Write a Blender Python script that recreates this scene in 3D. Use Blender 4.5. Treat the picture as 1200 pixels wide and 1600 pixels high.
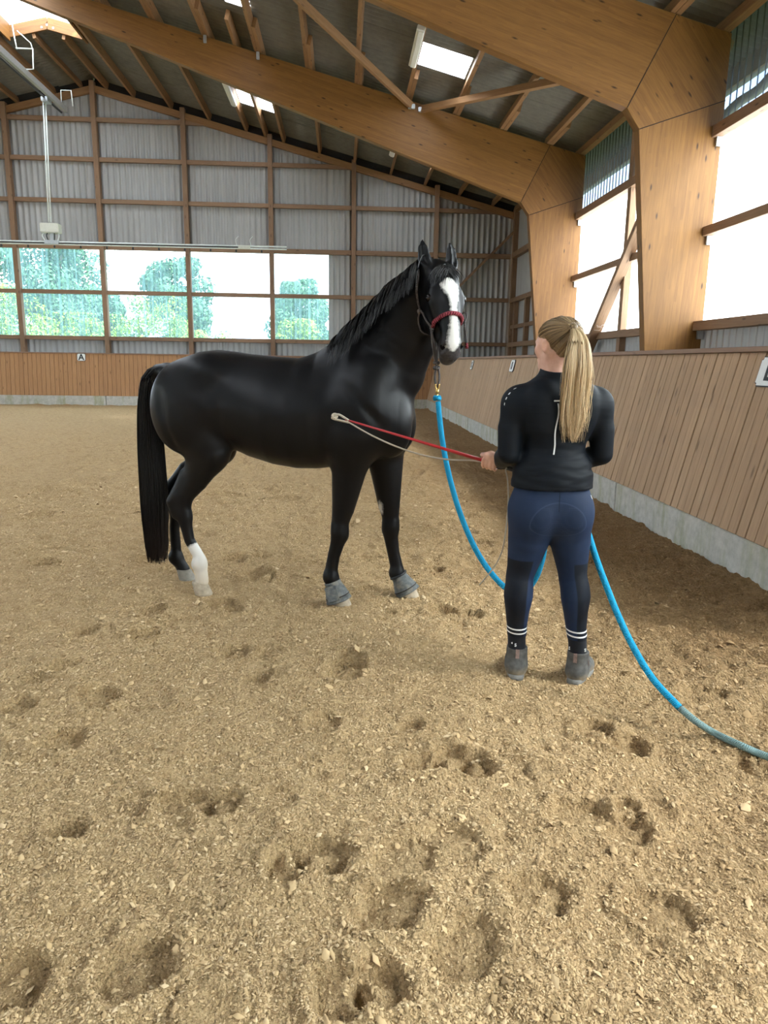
import bpy, bmesh, math, random
import numpy as np
from mathutils import Vector, Matrix
from mathutils.bvhtree import BVHTree

for _o in list(bpy.data.objects):
    bpy.data.objects.remove(_o)
S = bpy.context.scene
COL = S.collection

# ------------------------------------------------------------------ camera
FPX, PITCH, YAW, ROLL = 1126.0, 0.20446, 0.061452, 0.0143327
CAM = Vector((0, 0, 1.5))
fw = Vector((math.sin(YAW) * math.cos(PITCH), math.cos(YAW) * math.cos(PITCH), -math.sin(PITCH)))
r0 = Vector((math.cos(YAW), -math.sin(YAW), 0))
u0 = r0.cross(fw)
rv = r0 * math.cos(ROLL) + u0 * math.sin(ROLL)
uv = -r0 * math.sin(ROLL) + u0 * math.cos(ROLL)
cd = bpy.data.cameras.new('camera')
cam = bpy.data.objects.new('camera', cd)
COL.objects.link(cam)
M = Matrix.Identity(4)
for i in range(3):
    M[i][0], M[i][1], M[i][2], M[i][3] = rv[i], uv[i], -fw[i], CAM[i]
cam.matrix_world = M
cd.sensor_fit = 'VERTICAL'
cd.sensor_height = 24.0
cd.lens = FPX * 24.0 / 1600.0
cd.clip_start, cd.clip_end = 0.05, 400
S.camera = cam


def at(px, py, y):
    """point of the world seen at that place of the photograph, in the upright plane at depth y"""
    d = rv * ((px - 600) / FPX) - uv * ((py - 800) / FPX) + fw
    return CAM + d * ((y - CAM.y) / d.y)


# ------------------------------------------------------------------ light and exposure
S.view_settings.view_transform = 'Standard'
S.view_settings.look = 'None'
S.view_settings.gamma = 1.0
S.view_settings.exposure = 3.25
try:
    S.view_settings.use_curve_mapping = False
except Exception:
    pass
SKY = 1.0
W = bpy.data.worlds.new('sky')
S.world = W
W.use_nodes = True
wt = W.node_tree
wt.nodes.clear()


def wn(t, **k):
    n = wt.nodes.new(t)
    for a, b in k.items():
        setattr(n, a, b)
    return n


tc = wn('ShaderNodeTexCoord')
mp = wn('ShaderNodeMapping')
mp.inputs['Scale'].default_value = (1.0, 1.0, 2.2)
nz = wn('ShaderNodeTexNoise')
nz.inputs['Scale'].default_value = 2.3
nz.inputs['Detail'].default_value = 5
nz.inputs['Roughness'].default_value = 0.55
rp = wn('ShaderNodeValToRGB')
rp.color_ramp.elements[0].position = 0.36
rp.color_ramp.elements[0].color = (0.42, 0.62, 0.95, 1)
rp.color_ramp.elements[1].position = 0.56
rp.color_ramp.elements[1].color = (1.0, 1.0, 1.0, 1)
bg = wn('ShaderNodeBackground')
bg.inputs['Strength'].default_value = SKY
wo = wn('ShaderNodeOutputWorld')
wt.links.new(tc.outputs['Generated'], mp.inputs['Vector'])
wt.links.new(mp.outputs['Vector'], nz.inputs['Vector'])
wt.links.new(nz.outputs['Fac'], rp.inputs['Fac'])
wt.links.new(rp.outputs['Color'], bg.inputs['Color'])
wt.links.new(bg.outputs['Background'], wo.inputs['Surface'])
sl = bpy.data.lights.new('sun', 'SUN')
sl.energy = 4.0
sl.angle = math.radians(6)
sl.color = (1.0, 0.98, 0.95)
sun = bpy.data.objects.new('sun', sl)
COL.objects.link(sun)
sun.rotation_euler = Vector((0.80, -0.30, 0.80)).to_track_quat('Z', 'Y').to_euler()
S.cycles.max_bounces = 10
S.cycles.diffuse_bounces = 6
S.cycles.transparent_max_bounces = 12
S.cycles.sample_clamp_indirect = 6.0
S.cycles.caustics_reflective = False
S.cycles.caustics_refractive = False

RNG = np.random.default_rng(7)
random.seed(7)

# ------------------------------------------------------------------ node material helpers


class NT:
    def __init__(self, name):
        self.m = bpy.data.materials.new(name)
        self.m.use_nodes = True
        self.t = self.m.node_tree
        self.t.nodes.clear()
        self.out = self.n('ShaderNodeOutputMaterial')

    def n(self, t, **k):
        nd = self.t.nodes.new(t)
        for a, b in k.items():
            setattr(nd, a, b)
        return nd

    def l(self, a, b):
        self.t.links.new(a, b)

    def inp(self, sock, v):
        if isinstance(v, bpy.types.NodeSocket):
            self.l(v, sock)
        elif isinstance(v, (tuple, list)) and len(v) == 3 and sock.type == 'RGBA':
            sock.default_value = (*v, 1)
        else:
            sock.default_value = v

    def math(self, op, a, b=None, c=None, clamp=False):
        nd = self.n('ShaderNodeMath', operation=op)
        nd.use_clamp = clamp
        self.inp(nd.inputs[0], a)
        if b is not None:
            self.inp(nd.inputs[1], b)
        if c is not None:
            self.inp(nd.inputs[2], c)
        return nd.outputs[0]

    def noise(self, vec=None, scale=5, detail=3, rough=0.5, dims='3D', out='Fac'):
        nd = self.n('ShaderNodeTexNoise', noise_dimensions=dims)
        nd.inputs['Scale'].default_value = scale
        nd.inputs['Detail'].default_value = detail
        nd.inputs['Roughness'].default_value = rough
        if vec is not None:
            self.l(vec, nd.inputs['Vector'])
        return nd.outputs[out]

    def mapping(self, vec, scale=(1, 1, 1), loc=(0, 0, 0)):
        nd = self.n('ShaderNodeMapping')
        nd.inputs['Scale'].default_value = scale
        self.inp(nd.inputs['Location'], loc)
        self.l(vec, nd.inputs['Vector'])
        return nd.outputs[0]

    def ramp(self, f, stops, interp='LINEAR'):
        nd = self.n('ShaderNodeValToRGB')
        cr = nd.color_ramp
        cr.interpolation = interp
        while len(cr.elements) < len(stops):
            cr.elements.new(0.5)
        for e, (p, c) in zip(cr.elements, stops):
            e.position = p
            e.color = (*c, 1) if isinstance(c, (tuple, list)) else (c, c, c, 1)
        self.inp(nd.inputs[0], f)
        return nd.outputs['Color']

    def mix(self, f, a, b, blend='MIX'):
        nd = self.n('ShaderNodeMix', data_type='RGBA', blend_type=blend)
        self.inp(nd.inputs['Factor'], f)
        self.inp(nd.inputs['A'], a)
        self.inp(nd.inputs['B'], b)
        return nd.outputs['Result']

    def tc(self, o):
        return self.n('ShaderNodeTexCoord').outputs[o]

    def attr(self, name, out='Fac'):
        return self.n('ShaderNodeAttribute', attribute_name=name).outputs[out]

    def bump(self, h, strength=0.3, dist=0.01, normal=None):
        nd = self.n('ShaderNodeBump')
        nd.inputs['Strength'].default_value = strength
        nd.inputs['Distance'].default_value = dist
        self.l(h, nd.inputs['Height'])
        if normal is not None:
            self.l(normal, nd.inputs['Normal'])
        return nd.outputs[0]

    def bsdf(self, color, rough=0.6, metal=0.0, normal=None, spec=0.5, sheen=0.0, coat=0.0):
        p = self.n('ShaderNodeBsdfPrincipled')
        self.inp(p.inputs['Base Color'], color)
        self.inp(p.inputs['Roughness'], rough)
        self.inp(p.inputs['Metallic'], metal)
        p.inputs['Specular IOR Level'].default_value = spec
        p.inputs['Sheen Weight'].default_value = sheen
        p.inputs['Coat Weight'].default_value = coat
        if normal is not None:
            self.l(normal, p.inputs['Normal'])
        self.l(p.outputs[0], self.out.inputs['Surface'])
        return p


def mat_plain(name, color, rough=0.6, metal=0.0, var=0.15, scale=20, bump=0.0, spec=0.5, sheen=0.0):
    t = NT(name)
    v = t.noise(t.tc('Object'), scale, 4, 0.6)
    lo = tuple(c * (1 - var) for c in color)
    hi = tuple(min(1, c * (1 + var)) for c in color)
    c = t.ramp(v, [(0.3, lo), (0.7, hi)])
    nm = t.bump(v, bump, 0.004) if bump else None
    t.bsdf(c, rough, metal, nm, spec, sheen)
    return t.m


def mat_wood(name, dark, light, lam=0.0, knots=0.5, rough=0.65, stain=0.0, spec=0.35):
    """wood whose grain runs along U of the UV map (metres)"""
    t = NT(name)
    uvm = t.n('ShaderNodeUVMap').outputs[0]
    rnd = t.n('ShaderNodeObjectInfo').outputs['Random']
    off = t.n('ShaderNodeCombineXYZ')
    t.l(t.math('MULTIPLY', rnd, 37.0), off.inputs[0])
    t.l(t.math('MULTIPLY', rnd, 11.0), off.inputs[1])
    add = t.n('ShaderNodeVectorMath', operation='ADD')
    t.l(uvm, add.inputs[0])
    t.l(off.outputs[0], add.inputs[1])
    v = add.outputs[0]
    g1 = t.noise(t.mapping(v, (0.8, 14, 1)), 3.0, 5, 0.6)
    g2 = t.noise(t.mapping(v, (1.2, 55, 1)), 3.0, 3, 0.6)
    f = t.math('ADD', t.math('MULTIPLY', g1, 0.65), t.math('MULTIPLY', g2, 0.35))
    f = t.math('ADD', f, t.math('MULTIPLY', t.math('SUBTRACT', rnd, 0.5), 0.14))
    sep = t.n('ShaderNodeSeparateXYZ')
    t.l(v, sep.inputs[0])
    if lam:
        row = t.math('FLOOR', t.math('DIVIDE', sep.outputs[1], lam))
        wnz = t.n('ShaderNodeTexWhiteNoise', noise_dimensions='2D')
        cx = t.n('ShaderNodeCombineXYZ')
        t.l(row, cx.inputs[0])
        seg = t.math('FLOOR', t.math('ADD', t.math('DIVIDE', sep.outputs[0], 1.7), t.math('MULTIPLY', row, 0.37)))
        t.l(seg, cx.inputs[1])
        t.l(cx.outputs[0], wnz.inputs['Vector'])
        f = t.math('ADD', f, t.math('MULTIPLY', t.math('SUBTRACT', wnz.outputs['Value'], 0.5), 0.16))
    c = t.ramp(f, [(0.22, dark), (0.5, tuple((a + b) / 2 for a, b in zip(dark, light))), (0.78, light)])
    if knots:
        vo = t.n('ShaderNodeTexVoronoi')
        vo.inputs['Scale'].default_value = 1.0
        t.l(t.mapping(v, (2.2, 7.5, 1)), vo.inputs['Vector'])
        k = t.ramp(vo.outputs['Distance'], [(0.06, 1.0), (0.15, 0.0)])
        c = t.mix(t.math('MULTIPLY', k, knots), c, tuple(x * 0.28 for x in dark))
    if stain:
        s = t.noise(t.tc('Object'), 1.1, 4, 0.6)
        s = t.ramp(s, [(0.5, 0.0), (0.72, 1.0)])
        c = t.mix(t.math('MULTIPLY', s, stain), c, (0.16, 0.135, 0.12))
    nm = t.bump(g2, 0.18, 0.003)
    t.bsdf(c, rough, 0, nm, spec)
    return t.m


MAT = {}
MAT['glulam'] = mat_wood('glulam', (0.125, 0.050, 0.0125), (0.255, 0.122, 0.030), lam=0.043, knots=0.95, rough=0.5)
MAT['purlin'] = mat_wood('roof_timber', (0.16, 0.078, 0.034), (0.36, 0.20, 0.09), knots=0.7)
MAT['stud'] = mat_wood('wall_timber', (0.17, 0.095, 0.055), (0.34, 0.215, 0.13), knots=0.7)
MAT['plank'] = mat_wood('kickboard_plank', (0.31, 0.19, 0.108), (0.55, 0.375, 0.225), knots=0.6, stain=0.35)
MAT['plank_end'] = mat_wood('kickboard_plank_end', (0.29, 0.145, 0.066), (0.50, 0.28, 0.135), knots=0.6, stain=0.2)
MAT['cap'] = mat_wood('cap_rail_wood', (0.20, 0.12, 0.08), (0.38, 0.25, 0.18), knots=0.3)
MAT['seam'] = mat_plain('seam_dark', (0.02, 0.012, 0.008), 0.9)
MAT['steel'] = mat_plain('galvanised_steel', (0.50, 0.53, 0.55), 0.4, 0.7, 0.12, 30)
MAT['pipe'] = mat_plain('grey_pipe', (0.36, 0.35, 0.33), 0.45, 0.3, 0.12, 30)
MAT['white_metal'] = mat_plain('painted_white_metal', (0.72, 0.76, 0.72), 0.45, 0.0, 0.06, 20)
MAT['box_grey'] = mat_plain('pale_plastic_box', (0.58, 0.58, 0.50), 0.5, 0, 0.06)
MAT['black_plastic'] = mat_plain('black_plastic', (0.02, 0.02, 0.02), 0.5)
MAT['tube_white'] = mat_plain('lamp_housing_white', (0.70, 0.68, 0.62), 0.5, 0, 0.05)
MAT['sign_white'] = mat_plain('sign_white', (0.82, 0.84, 0.83), 0.45, 0, 0.04)
MAT['sign_black'] = mat_plain('sign_black', (0.012, 0.013, 0.016), 0.5, 0, 0.1)


def mat_sheet(name, color, rough=0.5, metal=0.0, streak=0.12):
    t = NT(name)
    o = t.tc('Object')
    n1 = t.noise(t.mapping(o, (6, 6, 0.35)), 1.0, 4, 0.6)
    n2 = t.noise(o, 0.7, 3, 0.5)
    f = t.math('ADD', t.math('MULTIPLY', n1, 0.6), t.math('MULTIPLY', n2, 0.4))
    c = t.ramp(f, [(0.3, tuple(x * (1 - streak) for x in color)), (0.7, tuple(x * (1 + streak) for x in color))])
    t.bsdf(c, rough, metal)
    return t.m


MAT['cladding'] = mat_sheet('cladding_grey_metal', (0.40, 0.395, 0.385), 0.48, 0.1)
MAT['roof_sheet'] = mat_sheet('roof_fibre_cement', (0.145, 0.135, 0.11), 0.8, 0.0, 0.2)


def mat_pane(name, tint, transp, milk, milkcol, streak=0.5):
    """translucent profiled sheet: part of the light goes straight through, part is scattered"""
    t = NT(name)
    uvm = t.n('ShaderNodeUVMap').outputs[0]
    n1 = t.noise(t.mapping(uvm, (8.5, 0.10, 1)), 1.0, 5, 0.8)
    n2 = t.noise(t.mapping(uvm, (3, 0.6, 1), (5, 2, 0)), 1.0, 3, 0.5)
    f = t.math('ADD', t.math('MULTIPLY', n1, 0.8), t.math('MULTIPLY', n2, 0.2))
    s = t.ramp(f, [(0.38, max(0, transp - streak * 0.5)), (0.62, min(1, transp + streak * 0.35))])
    tr = t.n('ShaderNodeBsdfTransparent')
    tr.inputs[0].default_value = (*tint, 1)
    tl = t.n('ShaderNodeBsdfTranslucent')
    tl.inputs[0].default_value = (*[c * milk for c in milkcol], 1)
    df = t.n('ShaderNodeBsdfDiffuse')
    df.inputs[0].default_value = (*[c * 0.35 for c in milkcol], 1)
    gl = t.n('ShaderNodeBsdfGlossy')
    gl.inputs['Roughness'].default_value = 0.25
    a = t.n('ShaderNodeMixShader')
    a.inputs[0].default_value = 0.12
    t.l(tl.outputs[0], a.inputs[1])
    t.l(df.outputs[0], a.inputs[2])
    b = t.n('ShaderNodeMixShader')
    t.l(s, b.inputs[0])
    t.l(a.outputs[0], b.inputs[1])
    t.l(tr.outputs[0], b.inputs[2])
    c = t.n('ShaderNodeMixShader')
    c.inputs[0].default_value = 0.04
    t.l(b.outputs[0], c.inputs[1])
    t.l(gl.outputs[0], c.inputs[2])
    t.l(c.outputs[0], t.out.inputs['Surface'])
    return t.m


MAT['pane_milky'] = mat_pane('pane_milky', (0.84, 0.97, 0.97), 0.62, 0.30, (0.50, 0.95, 1.0), 0.75)
MAT['pane_bright'] = mat_pane('pane_opal', (0.92, 0.98, 1.0), 0.09, 0.95, (0.90, 0.96, 1.0), 0.12)
MAT['pane_clear'] = mat_pane('pane_clear_dimmed', (0.20, 0.25, 0.31), 0.80, 0.10, (0.8, 0.85, 0.8), 0.25)  # clear sheet, tinted dark to dim the sky behind it
MAT['pane_roof'] = mat_pane('pane_rooflight', (0.95, 0.97, 1.0), 0.07, 0.95, (0.90, 0.96, 1.0), 0.1)

# ------------------------------------------------------------------ object helpers


def link(name, me, mat=None, parent=None):
    o = bpy.data.objects.new(name, me)
    COL.objects.link(o)
    if mat is not None:
        me.materials.append(mat)
    if parent is not None:
        o.parent = parent
    return o


def tag(o, label=None, cat=None, group=None, kind=None):
    if label:
        o['label'] = label
    if cat:
        o['category'] = cat
    if group:
        o['group'] = group
    if kind:
        o['kind'] = kind
    return o


def empty(name, loc=(0, 0, 0), label=None, cat=None, group=None, kind=None, parent=None):
    o = bpy.data.objects.new(name, None)
    COL.objects.link(o)
    o.location = loc
    o.empty_display_size = 0.2
    if parent is not None:
        o.parent = parent
    return tag(o, label, cat, group, kind)


def np_mesh(name, V, F, uv=None, smooth=False):
    """mesh from arrays; F is (n,3) or (n,4), or a list of such arrays"""
    me = bpy.data.meshes.new(name)
    Fs = F if isinstance(F, list) else [F]
    Fs = [np.asarray(f, np.int32) for f in Fs if len(f)]
    V = np.asarray(V, np.float32)
    me.vertices.add(len(V))
    me.vertices.foreach_set('co', V.ravel())
    loops = np.concatenate([f.ravel() for f in Fs])
    cnt = np.concatenate([np.full(len(f), f.shape[1], np.int32) for f in Fs])
    start = np.concatenate([[0], np.cumsum(cnt)[:-1]]).astype(np.int32)
    me.loops.add(len(loops))
    me.loops.foreach_set('vertex_index', loops)
    me.polygons.add(len(cnt))
    me.polygons.foreach_set('loop_start', start)
    me.polygons.foreach_set('loop_total', cnt)
    if smooth:
        me.polygons.foreach_set('use_smooth', np.ones(len(cnt), bool))
    me.update(calc_edges=True)
    if uv is not None:
        lay = me.uv_layers.new(name='UVMap')
        lay.data.foreach_set('uv', np.asarray(uv, np.float32)[loops].ravel())
    me.validate()
    return me


def set_attr(me, name, arr):
    a = me.attributes.new(name, 'FLOAT', 'POINT')
    a.data.foreach_set('value', np.asarray(arr, np.float32))


CUBE_F = [(0, 1, 3, 2), (4, 6, 7, 5), (0, 4, 5, 1), (2, 3, 7, 6), (0, 2, 6, 4), (1, 5, 7, 3)]


def bar_mesh(name, p0, p1, w, h, up=(0, 0, 1), bevel=0.0):
    """squared timber from p0 to p1, w wide, h high (h along up), grain along it"""
    p0, p1 = Vector(p0), Vector(p1)
    ax = (p1 - p0)
    L = ax.length
    ax.normalize()
    up = Vector(up)
    sd = ax.cross(up).normalized()
    up = sd.cross(ax).normalized()
    bm = bmesh.new()
    vs = []
    for a in (0, L):
        for b in (-w / 2, w / 2):
            for c in (-h / 2, h / 2):
                vs.append(bm.verts.new(p0 + ax * a + sd * b + up * c))
    for f in CUBE_F:
        bm.faces.new([vs[i] for i in f])
    bmesh.ops.recalc_face_normals(bm, faces=bm.faces)
    if bevel:
        bmesh.ops.bevel(bm, geom=list(bm.edges), offset=bevel, segments=1, affect='EDGES')
    return grain(bm, name, p0, ax, sd, up)


def grain(bm, name, p0, ax, sd, up):
    lay = bm.loops.layers.uv.new('UVMap')
    for f in bm.faces:
        for lp in f.loops:
            d = lp.vert.co - p0
            lp[lay].uv = (d.dot(ax), d.dot(sd) + d.dot(up))
    me = bpy.data.meshes.new(name)
    bm.to_mesh(me)
    bm.free()
    return me


def bar(name, p0, p1, w, h, mat, parent=None, up=(0, 0, 1), bevel=0.0):
    return link(name, bar_mesh(name, p0, p1, w, h, up, bevel), mat, parent)


def prism(name, pts, y0, y1, mat, parent, ax):
    """outline in the xz plane pushed from y0 to y1; grain along ax"""
    bm = bmesh.new()
    a = [bm.verts.new((x, y0, z)) for x, z in pts]
    b = [bm.verts.new((x, y1, z)) for x, z in pts]
    n = len(pts)
    bm.faces.new(a)
    bm.faces.new(b[::-1])
    for i in range(n):
        bm.faces.new((a[i], b[i], b[(i + 1) % n], a[(i + 1) % n]))
    bmesh.ops.recalc_face_normals(bm, faces=bm.faces)
    bmesh.ops.bevel(bm, geom=list(bm.edges), offset=0.006, segments=1, affect='EDGES')
    ax = Vector(ax).normalized()
    sd = Vector((0, 1, 0))
    up = sd.cross(ax).normalized()
    return link(name, grain(bm, name, Vector((pts[0][0], y0, pts[0][1])), ax, sd, up), mat, parent)


def tube_mesh(name, pts, rad, seg=8, closed=False, cap=True):
    P = np.array([tuple(p) for p in pts], float)
    n = len(P)
    R = np.full(n, rad, float) if np.isscalar(rad) else np.asarray(rad, float)
    T = np.zeros_like(P)
    T[1:-1] = P[2:] - P[:-2]
    T[0] = P[1] - P[0]
    T[-1] = P[-1] - P[-2]
    if closed:
        T[0] = T[-1] = P[1] - P[-2]
    T /= np.linalg.norm(T, axis=1)[:, None] + 1e-12
    ref = np.array([0, 0, 1.0]) if abs(T[0][2]) < 0.9 else np.array([1.0, 0, 0])
    Nn = np.cross(T[0], ref)
    Nn /= np.linalg.norm(Nn)
    V, UV = [], []
    s = 0
    for i in range(n):
        if i:
            Nn = Nn - T[i] * (Nn @ T[i])
            Nn /= np.linalg.norm(Nn) + 1e-12
            s += np.linalg.norm(P[i] - P[i - 1])
        B = np.cross(T[i], Nn)
        for k in range(seg):
            a = 2 * math.pi * k / seg
            V.append(P[i] + R[i] * (math.cos(a) * Nn + math.sin(a) * B))
            UV.append((s, k / seg))
    F = [(i * seg + k, i * seg + (k + 1) % seg, (i + 1) * seg + (k + 1) % seg, (i + 1) * seg + k) for i in range(n - 1) for k in range(seg)]
    T3 = []
    if cap and not closed:
        V += [P[0], P[-1]]
        UV += [(0, 0), (s, 0)]
        a, b = len(V) - 2, len(V) - 1
        T3 = [(a, (k + 1) % seg, k) for k in range(seg)] + [(b, (n - 1) * seg + k, (n - 1) * seg + (k + 1) % seg) for k in range(seg)]
    return np_mesh(name, V, [np.array(F), np.array(T3, int).reshape(-1, 3)], UV, True)


def catmull(pts, n=8):
    P = [Vector(p) for p in pts]
    P = [P[0] * 2 - P[1]] + P + [P[-1] * 2 - P[-2]]
    out = []
    for i in range(1, len(P) - 2):
        for k in range(n):
            t = k / n
            a, b, c, d = P[i - 1], P[i], P[i + 1], P[i + 2]
            out.append(0.5 * ((2 * b) + (c - a) * t + (2 * a - 5 * b + 4 * c - d) * t * t + (3 * b - a - 3 * c + d) * t ** 3))
    out.append(P[-2])
    return out


def tube(name, pts, rad, mat, parent=None, seg=8, smooth=0):
    if smooth:
        pts = catmull(pts, smooth)
    return link(name, tube_mesh(name, pts, rad, seg), mat, parent)


def sheet_mesh(name, o, du, lu, dv, lv, nrm, pitch, depth, kind='trap', nv=1):
    """profiled sheet: ribs run along dv, the profile repeats along du"""
    o, du, dv, nrm = (np.array(tuple(v), float) for v in (o, du, dv, nrm))
    if kind == 'trap':
        prof = [(0.0, 0), (0.5, 0), (0.6, 1), (0.9, 1)]
    else:
        prof = [(k / 8, 0.5 - 0.5 * math.cos(2 * math.pi * k / 8)) for k in range(8)]
    us = []
    k = 0
    while k * pitch < lu:
        for a, b in prof:
            u = (k + a) * pitch
            if u < lu - 1e-6:
                us.append((u, b))
        k += 1
    us.append((lu, 0))
    us = np.array(us)
    V, UV = [], []
    for j in range(nv + 1):
        v = lv * j / nv
        V.append(o + us[:, :1] * du + v * dv + us[:, 1:] * depth * nrm)
        UV.append(np.c_[us[:, 0], np.full(len(us), v)])
    V, UV = np.concatenate(V), np.concatenate(UV)
    m = len(us)
    i = np.arange(m - 1)
    F = np.concatenate([np.c_[i + j * m, i + 1 + j * m, i + 1 + (j + 1) * m, i + (j + 1) * m] for j in range(nv)])
    return np_mesh(name, V, F, UV, kind != 'trap')


def sheet(name, *a, mat=None, parent=None, **k):
    return link(name, sheet_mesh(name, *a, **k), mat, parent)


def box(name, c, s, mat, parent=None, bevel=0.004, rot=None):
    c = Vector(c)
    bm = bmesh.new()
    bmesh.ops.create_cube(bm, size=1)
    bmesh.ops.scale(bm, vec=s, verts=bm.verts)
    if bevel:
        bmesh.ops.bevel(bm, geom=list(bm.edges), offset=bevel, segments=2, affect='EDGES')
    if rot is not None:
        bmesh.ops.rotate(bm, matrix=rot, verts=bm.verts)
    bmesh.ops.translate(bm, vec=c, verts=bm.verts)
    me = bpy.data.meshes.new(name)
    bm.to_mesh(me)
    bm.free()
    return link(name, me, mat, parent)


def text_mesh(name, s, size, depth, M4, mat, parent=None):
    cu = bpy.data.curves.new(name, 'FONT')
    cu.body = s
    cu.size = size
    cu.extrude = depth
    cu.offset = size * 0.022
    cu.align_x, cu.align_y = 'CENTER', 'CENTER'
    tmp = bpy.data.objects.new(name + '_tmp', cu)
    COL.objects.link(tmp)
    dg = bpy.context.evaluated_depsgraph_get()
    me = bpy.data.meshes.new_from_object(tmp.evaluated_get(dg))
    bpy.data.objects.remove(tmp)
    me.transform(M4)
    me.materials.clear()
    return link(name, me, mat, parent)


def vnoise(x, y, seed=0):
    """value noise of two arrays"""
    xi, yi = np.floor(x).astype(np.int64), np.floor(y).astype(np.int64)
    xf, yf = x - xi, y - yi
    xf, yf = xf * xf * (3 - 2 * xf), yf * yf * (3 - 2 * yf)

    def h(a, b):
        n = (a * 374761393 + b * 668265263 + seed * 2147483647) & 0xFFFFFFFF
        n = ((n ^ (n >> 13)) * 1274126177) & 0xFFFFFFFF
        return ((n ^ (n >> 16)) & 0xFFFF) / 65535.0
    return (h(xi, yi) * (1 - xf) + h(xi + 1, yi) * xf) * (1 - yf) + (h(xi, yi + 1) * (1 - xf) + h(xi + 1, yi + 1) * xf) * yf


def smooth01(t):
    t = np.clip(t, 0, 1)
    return t * t * (3 - 2 * t)
# ================================================================== FLOOR OF SAND
XK, YK, ZC = 2.88, 24.4, 0.30          # kickboard foot (right), kickboard (end), top of the concrete plinth
XW, YE = 5.95, 25.7                    # cladding of the right wall and of the end wall
XR = -7.85                             # ridge
ROOF0, SL = 8.22, 0.252                # underside of the roof sheets
TOP0 = 8.0                             # top of the rafters


def zroof(x):
    return ROOF0 - SL * (x if x >= XR else 2 * XR - x)


PRINTS = [(-0.53, 2.27, .11, .05), (-0.42, 2.25, .10, .045), (-0.16, 1.93, .09, .045), (-0.05, 1.97, .10, .05), (-0.88, 2.126, .075, .05),
          (-0.50, 1.56, .12, .05), (0.0, 1.47, .10, .05), (0.10, 1.50, .10, .055), (-1.10, 3.087, .12, .05), (-0.27, 3.30, .10, -.02),
          (0.04, 3.37, .13, .05), (0.06, 3.50, .09, .04), (0.81, 2.145, .11, .035), (1.157, 2.594, .10, .05), (0.43, 2.52, .10, .05),
          (0.51, 2.47, .10, .05), (0.569, 1.78, .11, .04), (0.895, 1.704, .11, .03), (0.76, 2.40, .09, -.02), (1.717, 3.069, .12, .03),
          (-0.74, 4.33, .12, .05), (-0.66, 4.26, .09, .04), (1.44, 4.377, .12, .04), (-1.417, 3.004, .10, .04), (-1.11, 2.695, .11, .045),
          (1.70, 2.44, .11, .05), (-0.80, 1.55, .12, .055), (1.071, 2.726, .10, .045), (0.31, 2.48, .10, .045), (0.14, 1.748, .12, .045),
          (-0.54, 3.586, .11, .04), (-1.36, 3.41, .09, .035), (-1.134, 4.242, .12, .045), (-1.43, 3.88, .11, .04), (-2.25, 5.32, .13, .05),
          (-1.08, 3.87, .11, .045), (-0.62, 3.62, .08, .03), (0.62, 4.22, .12, .045), (0.78, 4.15, .10, .04), (0.33, 1.60, .12, .03),
          (-0.30, 1.42, .11, -.025), (0.36, 2.02, .12, .025), (0.95, 2.06, .10, .03), (0.20, 1.95, .13, .022)]
_r = np.random.default_rng(3)
for _ in range(230):
    PRINTS.append((_r.uniform(-9, 2.6), _r.uniform(4.9, 15), _r.uniform(.09, .15), _r.choice([.03, .04, .05, .055, -.02])))
for _ in range(36):
    PRINTS.append((_r.uniform(-1.6, 2.4), _r.uniform(1.9, 5.5), _r.uniform(.06, .11), _r.choice([.018, .025, .03, -.015])))
FEET = [(0.86, 3.34), (1.17, 3.24), (-0.89, 4.57), (-1.08, 4.88), (-0.0, 4.34), (0.45, 4.5)]


def hfloor(x, y):
    """height of the raked, trodden sand"""
    x, y = np.asarray(x, float), np.asarray(y, float)
    h = 0.020 * (vnoise(x * 1.3, y * 1.3, 1) - .5) + 0.036 * (vnoise(x * 4, y * 4, 2) - .5)
    clod = vnoise(x * 11, y * 11, 3)
    far = smooth01((y - 3.2) / 3.0)
    far = np.maximum(far, smooth01((x - .9) / .9) * smooth01((y - 2.2) / 1.2))
    h += (0.017 + 0.026 * far) * (clod - .5) + (0.013 + 0.008 * far) * (vnoise(x * 26, y * 26, 4) - .5)
    h += 0.011 * (vnoise(x * 55, y * 55, 5) - .5)
    wob = 0.34 * (vnoise(x * 13, y * 13, 6) - .5) + 0.20 * (vnoise(x * 33, y * 33, 7) - .5)
    for px, py, r, d in PRINTS:
        m = (np.abs(x - px) < r * 2.2) & (np.abs(y - py) < r * 2.2)
        if not m.any():
            continue
        a = (px * 7.3 + py * 3.1) % 3.14
        dx, dy = x[m] - px, y[m] - py
        ex, ey = dx * math.cos(a) + dy * math.sin(a), -dx * math.sin(a) + dy * math.cos(a)
        q = np.sqrt(ex ** 2 + (ey * 1.25) ** 2) / r + wob[m]
        hh = -0.80 * d * (1 - smooth01((q - 0.80) / 0.16)) * (1 - 0.35 * smooth01(1 - q * 1.5))
        hh += abs(d) * 0.30 * np.exp(-((q - 1.18) / 0.2) ** 2)
        h[m] += hh
    for fx, fy in FEET:
        q = np.hypot(x - fx, y - fy) / 0.17
        wgt = np.exp(-q ** 4)
        h = h * (1 - wgt) + wgt * 0.004
    # heaped a little against the plinths
    h += 0.03 * np.exp(-((x - XK) / 0.25) ** 2) * (y < YK) * vnoise(x * 2, y * 1.5, 9)
    return h


def axis(parts):
    o = [parts[0][0]]
    for a, b, s in parts:
        n = max(1, int(round((b - a) / s)))
        o += list(a + (b - a) * (np.arange(n) + 1) / n)
    return np.array(o)


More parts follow.
